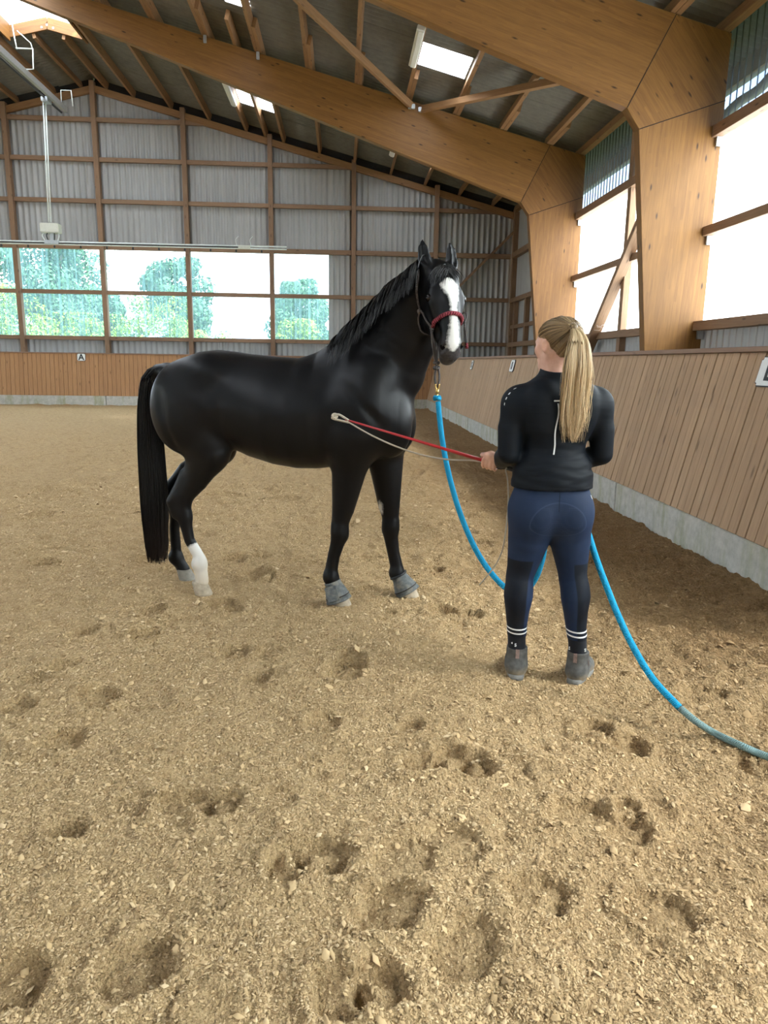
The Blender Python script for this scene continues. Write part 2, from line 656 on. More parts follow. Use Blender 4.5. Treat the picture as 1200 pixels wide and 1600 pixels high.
gx = axis([(-21.6, -10, .5), (-10, -4, .12), (-4, -1.7, .035), (-1.7, 2.2, .0105), (2.2, 2.9, .02), (2.9, 6.2, .3)])
gy = axis([(-14, 0.6, .5), (0.6, 1.15, .06), (1.15, 3.0, .0095), (3.0, 5.6, .016), (5.6, 9, .04), (9, 16, .1), (16, 25.8, .25)])
X, Y = np.meshgrid(gx, gy)
Z = hfloor(X.ravel(), Y.ravel())
nx, ny = len(gx), len(gy)
i, j = np.meshgrid(np.arange(nx - 1), np.arange(ny - 1))
b = (i + j * nx).ravel()
me = np_mesh('floor', np.c_[X.ravel(), Y.ravel(), Z], np.c_[b, b + 1, b + nx + 1, b + nx], None, True)
t = NT('arena_sand')
o = t.tc('Object')
vec = t.n('ShaderNodeVectorMath', operation='ADD')
t.l(o, vec.inputs[0])
t.l(t.noise(o, 30, 3, 0.6, out='Color'), vec.inputs[1])
vec.inputs[1].default_value = (0, 0, 0)
fine = t.noise(o, 260, 4, 0.7)
mid = t.noise(o, 75, 4, 0.65)
big = t.noise(o, 9, 5, 0.6)
huge = t.noise(o, 0.55, 3, 0.5)
vo = t.n('ShaderNodeTexVoronoi', feature='F1')
vo.inputs['Scale'].default_value = 95
vo.inputs['Randomness'].default_value = 1
t.l(t.mapping(o, (1.0, 0.55, 1)), vo.inputs['Vector'])
h = t.math('ADD', t.math('MULTIPLY', fine, 0.30), t.math('MULTIPLY', mid, 0.75))
h = t.math('SUBTRACT', h, t.math('MULTIPLY', vo.outputs['Distance'], 0.55))
c = t.ramp(fine, [(0.30, (0.25, 0.160, 0.080)), (0.5, (0.60, 0.41, 0.205)), (0.72, (0.76, 0.575, 0.34))])  # hollows between grains coloured darker, their shade painted in
c2 = t.ramp(mid, [(0.32, (0.30, 0.195, 0.10)), (0.6, (0.68, 0.485, 0.258))])
c = t.mix(0.5, c, c2)
# darker track along the right-hand wall
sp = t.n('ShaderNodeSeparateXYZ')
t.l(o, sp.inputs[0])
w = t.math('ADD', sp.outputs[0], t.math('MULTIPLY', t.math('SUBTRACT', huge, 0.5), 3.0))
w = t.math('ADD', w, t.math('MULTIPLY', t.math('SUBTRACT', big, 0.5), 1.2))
wall_track = t.ramp(t.math('DIVIDE', t.math('SUBTRACT', w, 0.35), 1.9), [(0.0, 0.0), (1.0, 1.0)])
c = t.mix(t.math('MULTIPLY', wall_track, 0.85), c, t.mix(1.0, c, (0.52, 0.45, 0.40), 'MULTIPLY'))
patch = t.ramp(t.noise(o, 13, 6, 0.78), [(0.46, 0.0), (0.62, 1.0)])
c = t.mix(t.math('MULTIPLY', patch, 0.50), c, t.mix(1.0, c, (0.62, 0.56, 0.50), 'MULTIPLY'))
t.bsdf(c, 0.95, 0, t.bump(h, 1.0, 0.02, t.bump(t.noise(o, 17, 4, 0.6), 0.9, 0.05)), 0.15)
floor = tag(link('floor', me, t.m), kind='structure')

# loose crumbs, chips and fibre lying on the sand
N = 300000
q = RNG.uniform(0, 1, N)
cy = 1.12 + (9.0 - 1.12) * q ** 2.1
cx = RNG.uniform(-1, 1, N) * (0.56 * cy + 0.33) + 0.07 * cy
ok = (cx < 2.85) & (cx > -3.6)
keep = RNG.uniform(0, 1, N)
for px, py, r, d_ in PRINTS[:44]:
    ok &= ~((np.hypot(cx - px, cy - py) < r * .72) & (keep < .75))
cx, cy = cx[ok], cy[ok]
N = len(cx)
cz = hfloor(cx, cy)
L = (RNG.gamma(2.2, 0.0013, N) + 0.0016) * np.where(RNG.uniform(0, 1, N) < .05, 2.0, 1.0) * (0.72 + 0.10 * cy)
Wd = L * RNG.uniform(0.22, 0.75, N)
an = RNG.uniform(0, math.pi, N)
ti = RNG.normal(0, 0.40, N)
d = np.c_[np.cos(an) * np.cos(ti), np.sin(an) * np.cos(ti), np.sin(ti)]
sd = np.c_[-np.sin(an), np.cos(an), RNG.normal(0, .3, N)]
C0 = np.c_[cx, cy, cz + L * .15]
up = np.array([0, 0, 1.0])
tp_ = C0 + d * (L * RNG.uniform(-.5, .5, N))[:, None] + up * (Wd * RNG.uniform(.6, 1.2, N))[:, None]
V = np.stack([C0 - d * L[:, None], C0 + sd * Wd[:, None], C0 + d * L[:, None], C0 - sd * Wd[:, None], tp_], 1).reshape(-1, 3)
k = np.arange(N)[:, None] * 5
F = np.concatenate([k + np.array([[0, 3, 4]]), k + np.array([[3, 2, 4]]), k + np.array([[2, 1, 4]]), k + np.array([[1, 0, 4]])])
me = np_mesh('crumbs', V, F)
set_attr(me, 'tone', np.repeat(np.clip(RNG.normal(.52, .16, N), 0, 1), 5))
t = NT('sand_crumbs')
cc = t.ramp(t.attr('tone'), [(0, (0.28, 0.185, 0.10)), (0.5, (0.61, 0.43, 0.230)), (1, (0.78, 0.61, 0.385))])
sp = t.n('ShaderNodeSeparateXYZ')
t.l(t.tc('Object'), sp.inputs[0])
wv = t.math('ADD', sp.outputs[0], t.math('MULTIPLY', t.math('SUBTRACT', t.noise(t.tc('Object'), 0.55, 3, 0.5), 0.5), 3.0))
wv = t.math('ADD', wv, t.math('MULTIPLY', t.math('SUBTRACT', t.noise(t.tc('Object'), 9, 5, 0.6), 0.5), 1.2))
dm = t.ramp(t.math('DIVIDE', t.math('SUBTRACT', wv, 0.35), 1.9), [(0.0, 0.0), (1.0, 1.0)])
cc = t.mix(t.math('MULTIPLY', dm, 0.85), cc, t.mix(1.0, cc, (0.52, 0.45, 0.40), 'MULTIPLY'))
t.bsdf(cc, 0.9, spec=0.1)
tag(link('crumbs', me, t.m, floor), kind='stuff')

# ================================================================== KICKBOARDS
KTOP = (3.17, 1.615)


def mat_concrete():
    t = NT('concrete_plinth')
    o = t.tc('Object')
    n = t.noise(o, 14, 6, 0.65)
    n2 = t.noise(t.mapping(o, (3, 3, 0.6)), 2.0, 4, 0.6)
    c = t.ramp(n, [(0.3, (0.38, 0.37, 0.33)), (0.7, (0.56, 0.55, 0.50))])
    al = t.ramp(n2, [(0.48, 0.0), (0.68, 1.0)])
    c = t.mix(t.math('MULTIPLY', al, 0.55), c, (0.25, 0.25, 0.085))
    t.bsdf(c, 0.85, 0, t.bump(n, 0.25, 0.004))
    return t.m


MAT['concrete'] = mat_concrete()
kb = empty('kickboard', (XK, 5, 0), 'long sloping kickboard of brown planks on a concrete plinth along the right side', 'kickboard')


def child(o, parent):
    """parent an object built in world coordinates"""
    o.parent = parent
    o.matrix_parent_inverse = Matrix.Translation(-Vector(parent.location))
    return o


dx, dz = KTOP[0] - XK, KTOP[1] - ZC
PL = math.hypot(dx, dz)
nrm = Vector((-dz, 0, dx)).normalized()
PW = 0.1195
pm = bar_mesh('plank', (0, 0, 0), (dx, 0, dz), PW - 0.008, 0.024, nrm, 0.003)
pm.materials.append(MAT['plank'])
y = 3.6
k = 0
while y < YK - 0.09:
    p = bpy.data.objects.new('plank', pm)
    COL.objects.link(p)
    p.location = Vector((XK + 0.02, y, ZC)) + nrm * RNG.uniform(-0.0025, 0.0025)
    p.scale = (1, 1, 1)
    child(p, kb)
    y += PW
    k += 1
# dark battens behind, so that the joints read as gaps
bk = Vector((0.06, 0, -0.01))
for f in (0.04, 0.5, 0.95):
    c0 = Vector((XK + 0.075 + dx * f, 0, ZC + dz * f))
    child(bar('batten', c0 + Vector((0, 3.55, 0)), c0 + Vector((0, YK - .03, 0)), 0.10, 0.05, MAT['seam'], None, nrm), kb)
child(bar('backing_board', Vector((XK + 0.05 + dx * .5, 3.55, ZC + dz * .5)), Vector((XK + 0.05 + dx * .5, YK - .03, ZC + dz * .5)), PL - 0.02, 0.008, MAT['seam'], None, nrm), kb)
child(bar('cap_rail', (KTOP[0] + 0.05, 3.55, KTOP[1] + 0.025), (KTOP[0] + 0.05, YK - 0.02, KTOP[1] + 0.025), 0.15, 0.04, MAT['cap'], None, (0, 0, 1), 0.004), kb)
for a, bb in ((3.55, 7.28), (7.30, 11.8), (11.82, 16.3), (16.32, 20.6), (20.62, YK - .02)):
    child(box('plinth', (XK + 0.12, (a + bb) / 2, ZC / 2 - 0.05), (0.24, bb - a, ZC + 0.1), MAT['concrete'], None, 0.006), kb)
kposts = bmesh.new()

ke = empty('kickboard', (-6, YK, 0), 'low kickboard of reddish planks on a concrete plinth along the far end', 'kickboard')
pe = bar_mesh('plank', (0, 0, 0), (0, 0.12, 1.35), 0.131, 0.024, (0, -1, 0), 0.003)
pe.materials.append(MAT['plank_end'])
x = -17.2
while x < 3.18:
    p = bpy.data.objects.new('plank', pe)
    COL.objects.link(p)
    p.location = (x, YK - RNG.uniform(0, 0.005), ZC)
    child(p, ke)
    x += 0.14
child(bar('backing_board', (-17.3, YK + 0.09, ZC + .67), (3.22, YK + 0.09, ZC + .67), 1.34, 0.02, MAT['seam'], None, (0, -1, 0.09)), ke)
child(bar('cap_rail', (-17.3, YK + 0.14, 1.66), (3.2, YK + 0.14, 1.66), 0.14, 0.035, MAT['cap'], None, (0, 0, 1), 0.004), ke)
for a, bb in ((-17.3, -12.6), (-12.58, -7.7), (-7.68, -2.8), (-2.78, XK + .3)):
    child(box('plinth', ((a + bb) / 2, YK + 0.12, ZC / 2 - 0.05), (bb - a, 0.26, ZC + 0.1), MAT['concrete'], None, 0.006), ke)

# ------------------------------------------------------------------ arena letters


def letter_sign(name, loc, xd, yd, w, h, letter, size, label):
    """board plate facing xd x yd, with a letter standing proud of it"""
    xd, yd = Vector(xd).normalized(), Vector(yd).normalized()
    zd = xd.cross(yd)
    M4 = Matrix.Translation(loc) @ Matrix((xd, yd, zd)).transposed().to_4x4()
    e = empty(name, loc, label, 'sign')
    bm = bmesh.new()
    bmesh.ops.create_cube(bm, size=1)
    bmesh.ops.scale(bm, vec=(w, h, 0.012), verts=bm.verts)
    bmesh.ops.bevel(bm, geom=[ed for ed in bm.edges if abs((ed.verts[0].co - ed.verts[1].co).z) > 0.005], offset=0.022, segments=3, affect='EDGES')
    bm2 = bm.copy()
    for b_, nm, mt, sc, off in ((bm, 'rim', 'sign_black', 1.0, 0), (bm2, 'plate', 'sign_white', 0.93, 0.004)):
        for v in b_.verts:
            v.co.x *= sc
            v.co.y *= sc
            v.co.z += off
        me = bpy.data.meshes.new(nm)
        b_.to_mesh(me)
        b_.free()
        me.transform(Matrix.Translation(-Vector(loc)) @ M4)
        link(nm, me, MAT[mt], e)
    text_mesh('letter', letter, size, 0.002, Matrix.Translation(-Vector(loc)) @ M4 @ Matrix.Translation((0, -size * 0.02, 0.0125)), MAT['sign_black'], e)
    return e


letter_sign('arena_letter', (-8.41, YK + 0.062, 1.53), (1, 0, 0), (0, 0.09, 1), 0.27, 0.24, 'A', 0.27, 'white plate with black letter A on the far kickboard')
slope = Vector((dx, 0, dz)).normalized()
for yy, s, lab in ((17.45, 'K', 'small white letter plate farthest away on the right kickboard, left of the woman'),
                   (13.3, '0', 'white plate with a dark oval just left of the woman on the right kickboard'),
                   (5.19, 'E', 'white black-rimmed letter plate on the right kickboard, cut by the edge of the picture')):
    cpt = Vector((XK + 0.02, yy, ZC)) + slope * (PL - 0.15) + nrm * 0.022
    letter_sign('arena_letter', cpt, (0, -1, 0), slope, 0.30 if s != 'K' else 0.25, 0.225, s, 0.20, lab)

# ================================================================== END WALL
wb = empty('wall_back', (0, YE, 0), kind='structure')
POSTS = [-13.45, -10.65, -7.87, -5.08, -2.32, 0.42, 3.20, 5.92]
WZ0, WZ1 = 2.26, 5.02
YP = YE - 0.14


def wpart(o, w):
    return child(o, w)


for x in POSTS:
    wpart(bar('post', (x, YP, -0.1), (x, YP, zroof(x) - 0.12), 0.15, 0.20, MAT['stud'], None, (0, 1, 0), 0.004), wb)
GZ = [2.17, 3.66, 5.10, 6.52, 7.78, 8.96]
for z in GZ:
    xr = min(5.85, (ROOF0 - z) / SL - 1.3)
    xl = max(-13.4, 2 * XR - xr)
    seg = [xl] + [p for p in POSTS if xl + .1 < p < xr - .1] + [xr]
    for a, bb in zip(seg[:-1], seg[1:]):
        wpart(bar('girt', (a + .076, YP + 0.03, z), (bb - .076, YP + 0.03, z), 0.12, 0.155 if z == 5.10 else 0.13, MAT['stud'], None, (0, 0, 1), 0.004), wb)
wpart(bar('brace', (2.9, YP - 0.02, 2.95), (5.85, YP - 0.02, 5.9), 0.08, 0.17, MAT['stud'], None, (0, -1, 0)), wb)
XWIN = -0.42
ps = 0.186


def gable_sheet(x0, x1, z0, top=None):
    """cladding between two posts, cut along the roof"""
    me = sheet_mesh('cladding_sheet', (x0, YE + 0.04, z0), (1, 0, 0), x1 - x0, (0, 0, 1), 1.0, (0, -1, 0), ps, 0.046)
    n = len(me.vertices)
    co = np.empty(n * 3, np.float32)
    me.vertices.foreach_get('co', co)
    co = co.reshape(-1, 3)
    hi = co[:, 2] > z0 + 0.5
    for q in np.where(hi)[0]:
        co[q, 2] = top if top else zroof(co[q, 0]) - 0.20
    me.vertices.foreach_set('co', co.ravel())
    me.update()
    wpart(link('cladding_sheet', me, MAT['cladding']), wb)


edges = [-21.6, -19, -16.2] + POSTS[:-1] + [5.95]
for a, bb in zip(edges[:-1], edges[1:]):
    if bb <= XWIN:
        gable_sheet(a, bb, -0.05, WZ0 - .02)
        gable_sheet(a, bb, WZ1 + .02)
    elif a < XWIN:
        gable_sheet(a, XWIN, -0.05, WZ0 - .02)
        gable_sheet(a, XWIN, WZ1 + .02)
        gable_sheet(XWIN, bb, -0.05)
    else:
        gable_sheet(a, bb, -0.05)
wn_ = 0
for a, bb in zip(POSTS[:5], POSTS[1:6]):
    wn_ += 1
    bb = min(bb, XWIN)
    tag(sheet('window_%d' % wn_, (a, YE + 0.03, WZ0 - .04), (1, 0, 0), bb - a, (0, 0, 1), WZ1 - WZ0 + .1, (0, -1, 0), ps * .8, 0.03, mat=MAT['pane_milky']), kind='structure')
# eaves timber under the roof; dark strip above it stands in for shade
MAT['shade_board'] = mat_plain('dark_shade_board', (0.025, 0.022, 0.02), 0.8)
for s in (1, -1):
    a, bb = (XR, TOP0 - SL * XR - 0.12), (XR + s * 13.75, TOP0 - SL * (XR + 13.75) - 0.12)
    wpart(bar('end_rafter', (a[0], YP + 0.02, a[1]), (bb[0], YP + 0.02, bb[1]), 0.12, 0.20, MAT['purlin'], None, (0, 0, 1), 0.004), wb)
    wpart(bar('shade_strip', (XR, YE + .03, zroof(XR) - .09), (XR + s * 13.75, YE + .03, zroof(XR) - .09 - SL * 13.75), 0.03, 0.30, MAT['shade_board'], None, (0, 0, 1)), wb)

# ================================================================== RIGHT WALL
wr = empty('wall_right', (XW, 14, 0), kind='structure')
XG = 5.87
BAYS = [(4.0, 11.93), (12.14, 18.65), (18.86, 25.5)]
for (a, bb), far in zip(BAYS, (0, 0, 1)):
    for z, hh in ((2.16, 0.15), (3.63, 0.14), (5.11, 0.17)):
        wpart(bar('girt', (XG, a - (0 if a < 5 else 0.16), z), (XG, bb + (0.16 if not far else 0), z), 0.16, hh, MAT['stud'], None, (0, 0, 1), 0.004), wr)
    for z, hh in ((2.16, 0.15), (3.63, 0.14), (5.11, 0.17)):
        if not far:
            wpart(box('hanger', (XG + 0.03, bb - 0.04, z - hh / 2 - 0.06), (0.10, 0.05, 0.15), MAT['steel'], None, 0.004), wr)
for y in (15.28, 24.9, 23.4, 21.9):
    wpart(bar('stud', (XG + 0.02, y, 0), (XG + 0.02, y, 6.35 if y < 20 else 3.6), 0.18, 0.14, MAT['stud'], None, (1, 0, 0), 0.004), wr)
wpart(bar('stud', (XG + 0.02, 25.45, 0), (XG + 0.02, 25.45, 6.5), 0.16, 0.16, MAT['stud'], None, (1, 0, 0), 0.004), wr)
wpart(bar('brace', (XG - 0.13, 17.45, 1.35), (XG - 0.13, 12.2, 6.1), 0.12, 0.22, MAT['stud'], None, (1, 0, 0), 0.004), wr)
_a, _n = Vector((0, -5.25, 4.75)).normalized(), Vector((0, -4.75, -5.25)).normalized()
_c = Vector((XG - 0.13, 17.45, 1.35)) + _a * 1.50 + _n * 0.061
MAT['chalk'] = mat_plain('chalk', (0.62, 0.52, 0.46), 0.9, 0, 0.1)
for q in (((-.08, -.05), (.05, -.05), (.07, .03), (-.04, .03)), ((-.06, .11), (-.05, .07), (.05, .07), (.06, .12)), ((.075, .11), (.105, .13))):
    wpart(tube('chalk_mark', [_c + Vector((u_, 0, 0)) + _a * v_ for u_, v_ in q], 0.007, MAT['chalk'], None, 4), wr)
wpart(bar('rail', (XG, 21.9, 2.75), (XG, 25.4, 2.75), 0.08, 0.12, MAT['stud'], None), wr)


def side_sheet(y0, y1, z0, z1, name='cladding_sheet', mat='cladding', x=XW + 0.03):
    return sheet(name, (x, y0, z0), (0, 1, 0), y1 - y0, (0, 0, 1), z1 - z0, (-1, 0, 0), 0.186, 0.032, mat=MAT[mat])


for a, bb in ((4.0, 12.03), (12.03, 18.75), (18.75, 25.7)):
    wpart(side_sheet(a, bb, -0.05, 2.17), wr)
wpart(side_sheet(21.2, 25.7, 2.17, 6.6), wr)
wpart(side_sheet(18.75, 21.2, 3.63, 6.6), wr)
for a, bb in ((4.0, 12.03), (12.03, 18.75)):
    wn_ += 1
    tag(side_sheet(a, bb, 2.13, 5.12, 'window_%d' % wn_, 'pane_bright'), kind='structure')
    wn_ += 1
    tag(side_sheet(a, bb, 5.10, 6.62, 'window_%d' % wn_, 'pane_clear'), kind='structure')
wn_ += 1
tag(side_sheet(18.75, 21.2, 2.13, 3.66, 'window_%d' % wn_, 'pane_milky'), kind='structure')
# gutter and downpipe outside
gut = empty('gutter', (6.75, 14, 6.2), 'grey gutter with bent downpipe outside behind the clear upper panes', 'gutter')
child(tube('channel', [(6.85, 3.5, 6.32), (6.85, 26, 6.32)], 0.085, MAT['pipe'], None, 10), gut)
child(tube('downpipe', [(6.75, 11.35, 6.32), (6.62, 11.4, 6.1), (6.5, 11.62, 5.85), (6.42, 11.85, 5.70), (6.30, 12.2, 5.62), (6.22, 12.45, 5.45), (6.20, 12.5, 5.1), (6.20, 12.5, 0)], 0.075, MAT['pipe'], None, 12, 6), gut)
child(bar('fascia', (6.72, 3.5, 6.40), (6.72, 26, 6.40), 0.03, 0.34, MAT['purlin'], None), gut)

# ================================================================== LEFT WALL AND THE WALL BEHIND THE CAMERA
wl = empty('wall_left', (-21.65, 8, 0), kind='structure')
wpart(sheet('cladding_sheet', (-21.65, -14, -.05), (0, 1, 0), 39.7, (0, 0, 1), 2.2, (1, 0, 0), .186, .032, mat=MAT['cladding']), wl)
wpart(sheet('cladding_sheet', (-21.65, -14, 5.4), (0, 1, 0), 39.7, (0, 0, 1), 1.2, (1, 0, 0), .186, .032, mat=MAT['cladding']), wl)
wn_ += 1
tag(sheet('window_%d' % wn_, (-21.65, -14, 2.1), (0, 1, 0), 39.7, (0, 0, 1), 3.35, (1, 0, 0), .186, .03, mat=MAT['pane_bright']), kind='structure')
wr2 = wr
wpart(sheet('cladding_sheet', (XW + .03, -14, -.05), (0, 1, 0), 18, (0, 0, 1), 2.2, (-1, 0, 0), .186, .032, mat=MAT['cladding']), wr)
wn_ += 1
tag(sheet('window_%d' % wn_, (XW + .03, -14, 2.1), (0, 1, 0), 18, (0, 0, 1), 4.45, (-1, 0, 0), .186, .03, mat=MAT['pane_bright']), kind='structure')
wf = empty('wall_front', (-8, -14, 0), kind='structure')
wpart(sheet('cladding_sheet', (-21.7, -14, -.05), (1, 0, 0), 27.7, (0, 0, 1), 2.2, (0, 1, 0), .186, .032, mat=MAT['cladding']), wf)
wpart(sheet('cladding_sheet', (-21.7, -14, 5.4), (1, 0, 0), 27.7, (0, 0, 1), 5.2, (0, 1, 0), .186, .032, mat=MAT['cladding']), wf)
wpart(sheet('cladding_sheet', (-21.7, -14, 2.1), (1, 0, 0), 27.7, (0, 0, 1), 3.35, (0, 1, 0), .186, .032, mat=MAT['cladding']), wf)

# ================================================================== PORTAL FRAMES
XC = 5.95


def portal(yf, label):
    e = empty('portal_frame', (XR, yf, 0), label, 'frame', 'glued timber frames carrying the roof')
    for s in (1, -1):
        def mx(pts):
            return [(x if s > 0 else 2 * XR - x, z) for x, z in pts]
        A, B, Cc, D = (4.62, 5.11), (5.955, 5.56), (4.40, 5.41), (5.06, TOP0 - SL * 5.06)
        parts = [prism('column', mx([(5.22, -0.1), A, B, (5.955, -0.1)]), yf, yf + 0.2, MAT['glulam'], None, (0.05 * s, 0, 1)),
                 prism('knee', mx([A, Cc, D, (5.955, TOP0 - SL * 5.955), B]), yf, yf + 0.2, MAT['glulam'], None, (-0.75 * s, 0, 0.95)),
                 prism('rafter', mx([Cc, D, (XR, TOP0 - SL * XR), (XR, 9.62)]), yf, yf + 0.2, MAT['glulam'], None, (-1 * s, 0, 0.30))]
        for o in parts:
            child(o, e)
        for p, q in ((A, B), (Cc, D)):
            p, q = mx([p, q])
            child(bar('joint', (p[0] + .01, yf - 0.0005, p[1]), (q[0], yf - 0.0005, q[1]), 0.012, 0.004, MAT['seam'], None, (0, -1, 0)), e)
    return e


portal(11.93, 'nearest brown glued timber frame, its rafter running off the top of the picture')
portal(18.65, 'second brown glued timber frame, crossing behind the horse head above the far bay')

# ================================================================== ROOF
ce = empty('ceiling', (XR, 12, 9), kind='structure')
PX = [-6.7, -5.53, -4.33, -3.15, -1.95, -0.78, 0.37, 1.57, 2.72, 3.88, 5.03]
PXE = [-7.45, -8.25] + PX
us = Vector((1, 0, -SL)).normalized()
un = Vector((SL, 0, 1)).normalized()
PH = 0.20


def purlin(x, y0, y1, w=0.085, name='purlin'):
    z = zroof(x) - PH / 2 - 0.005
    n_ = un if x > XR else Vector((-SL, 0, 1)).normalized()
    child(bar(name, (x, y0, z), (x, y1, z), w, PH, MAT['purlin'], None, n_, 0.003), ce)


for x in PX:
    purlin(x, 10.65, 18.95)
    purlin(x + 0.088, 17.35, 25.75)
    purlin(x + 0.088, 4.0, 12.2)
    xl = 2 * XR - x
    purlin(xl, 4.0, 18.95)
    purlin(xl - 0.088, 17.35, 25.75)
for x in (-7.45, -8.25):
    purlin(x, 22.05, 25.75)
purlin(-2.44, 17.4, 25.7)
purlin(5.9, 4.0, 25.7, 0.12, 'eaves_purlin')
purlin(2 * XR - 5.9, 4.0, 25.7, 0.12, 'eaves_purlin')
for a, bb in (((-3.0, 11.95), (1.66, 18.62)), ((6.0, 12.0), (1.90, 18.62))):
    za, zb = zroof(a[0]) - 0.34, zroof(bb[0]) - 0.34
    child(bar('wind_brace', (a[0], a[1], za), (bb[0], bb[1], zb), 0.10, 0.14, MAT['purlin'], None, un, 0.004), ce)
    child(box('brace_shoe', (bb[0], bb[1] - 0.03, zb - 0.02), (0.16, 0.10, 0.10), MAT['steel'], None, 0.01), ce)
for x in PX[3:5]:
    child(box('purlin_shoe', (x + 0.02, 18.62, zroof(x) - 0.3), (0.07, 0.05, 0.16), MAT['steel'], None, 0.006), ce)

# roof sheets, cut out where rooflights lie
SKY1 = (1.62, 2.66, 16.0, 17.1)
LIGHTS = [SKY1, (-2.42, -1.9, 16.0, 17.05), (-2.98, -1.93, 22.45, 23.55), (1.66, 2.68, 22.75, 23.85)]
RS = 0.17


def slope_sheet(x0, x1, y0, y1, side=1, name='roof_sheet', mat='roof_sheet'):
    X0 = x0 if side > 0 else 2 * XR - x0
    z0 = zroof(x0)
    dv = Vector((side, 0, -SL)).normalized()
    n_ = Vector((side * SL, 0, 1)).normalized()
    return child(sheet(name, (X0, y0, z0), (0, 1, 0), y1 - y0, dv, (x1 - x0) * math.sqrt(1 + SL * SL), n_, RS, 0.052, kind='sine', mat=MAT[mat]), ce)


XO = -6.85
YR = 22.0
ysp = [-14.0, 16.0, 17.1, 22.4, 23.9, 25.95]
for a, bb in zip(ysp[:-1], ysp[1:]):
    holes = sorted([l for l in LIGHTS if l[2] >= a - 0.01 and l[3] <= bb + 0.1])
    x = XO
    for l in holes:
        slope_sheet(x, l[0], a, bb)
        if l[2] - a > 0.02:
            slope_sheet(l[0], l[1], a, l[2])
        if bb - l[3] > 0.02:
            slope_sheet(l[0], l[1], l[3], bb)
        slope_sheet(l[0], l[1], l[2], l[3], 1, 'skylight_pane', 'pane_roof')
        x = l[1]
    slope_sheet(x, 6.85, a, bb)
slope_sheet(XO, 6.85, -14, 25.95, -1)
slope_sheet(XR, XO + .1, YR, 25.95)
slope_sheet(XR, XO + .1, YR, 25.95, -1)
for s in (1, -1):
    child(bar('ridge_cap', (XR + s * .14, YR, zroof(XR) + .03 - .035), (XR + s * .14, 25.95, zroof(XR) + .03 - .035), 0.30, 0.012, MAT['roof_sheet'], None, Vector((s * SL, 0, 1))), ce)

# ------------------------------------------------------------------ ridge rooflight
rl = empty('ridge_rooflight', (XR, 10, 10.2), 'long white translucent ridge rooflight with a timber end, top left', 'skylight')
for s in (1, -1):
    zr = zroof(XR)
    child(bar('fascia_board', (XR, YR, zr - 0.02), (XR + s * 1.05, YR, zr - 0.02 - 0.245), 0.06, 0.16, MAT['glulam'], None, (0, 0, 1), 0.004), rl)
    child(bar('upper_board', (XR, YR + 0.03, zr + 0.135), (XR + s * 1.05, YR + 0.03, zr + 0.135 - 0.245), 0.06, 0.14, MAT['glulam'], None, (0, 0, 1), 0.004), rl)
    child(bar('curb', (XR + s * 1.02, -14, zroof(XO) + 0.05), (XR + s * 1.02, YR, zroof(XO) + 0.05), 0.06, 0.42, MAT['glulam'], None), rl)
    child(sheet('glazing', (XR, -14, 10.74), (0, 1, 0), YR + 14.1, Vector((s, 0, -0.28)).normalized(), 1.14, (0, 0, 1), 0.6, 0.006, mat=MAT['pane_roof']), rl)
    child(link('end_glazing', np_mesh('end_glazing', [(XR, YR + .05, 10.32), (XR, YR + .05, 10.74), (XR + s * 1.08, YR + .05, 10.44), (XR + s * 1.08, YR + .05, 10.08)], np.array([[0, 1, 2, 3]]), [(0, 0), (0, .4), (1, .4), (1, 0)]), MAT['pane_roof']), rl)
    for yy in np.arange(10, 22, 1.2):
        child(bar('glazing_bar', (XR, yy, 10.70), (XR + s * 1.08, yy, 10.40), 0.03, 0.04, MAT['white_metal'], None), rl)
for q in (-.14, 0, .16):
    child(box('bolt', (XR + q, YR - 0.035, zroof(XR + abs(q)) - 0.03 + (.03 if q == 0 else 0)), (0.05, 0.02, 0.05), MAT['steel'], None, 0.008), rl)

# ------------------------------------------------------------------ strip lamps under the roof
for (x, y0, y1, dzz, lab) in ((1.47, 14.75, 16.45, .30, 'long white strip lamp under the roof beside the largest rooflight'),
                              (-3.08, 21.25, 22.9, .29, 'white strip lamp behind the second timber frame, beside the double rooflight'),
                              (1.5, 22.3, 23.1, .29, 'short end of a white strip lamp below the second frame, right')):
    e = empty('strip_lamp', (x, y0, zroof(x) - dzz), lab, 'lamp')
    z = zroof(x) - dzz
    child(bar('housing', (x, y0, z), (x, y1, z), 0.16, 0.09, MAT['tube_white'], None, un, 0.012), e)
    child(bar('diffuser', (x, y0 + .03, z - 0.055), (x, y1 - .03, z - 0.055), 0.11, 0.03, MAT['tube_white'], None, un, 0.012), e)
    for yy in (y0 + .2, y1 - .2):
        child(bar('bracket', (x, yy, z + 0.03), (x + 0.02, yy, zroof(x) - 0.02), 0.03, 0.02, MAT['steel'], None, (0, 1, 0)), e)

# ------------------------------------------------------------------ irrigation rail and boom
rail = empty('irrigation_rail', (-7.83, 12, 8.42), 'grey irrigation rail hanging below the ridge on the left', 'rail')
child(bar('track', (-7.83, 4, 8.42), (-7.83, 22.95, 8.42), 0.085, 0.15, MAT['pipe'], None), rail)
child(tube('supply_pipe', [(-7.95, 4, 8.34), (-7.95, 22.9, 8.34)], 0.028, MAT['black_plastic'], None, 6), rail)
for y in (13.0, 20.2):
    child(tube('hanger', [(-7.83, y, 8.48), (-7.62, y, 8.50), (-7.60, y, 8.95), (-8.0, y, 8.95)], 0.018, MAT['white_metal'], None, 6), rail)
    child(tube('stay', [(-7.98, y, 8.93), (-8.02, y, 9.2), (-8.12, y + .15, 9.72)], 0.014, MAT['white_metal'], None, 6), rail)
    child(tube('stay', [(-7.60, y, 8.93), (-7.64, y, 9.08), (-8.0, y + .15, 9.4)], 0.012, MAT['white_metal'], None, 6), rail)
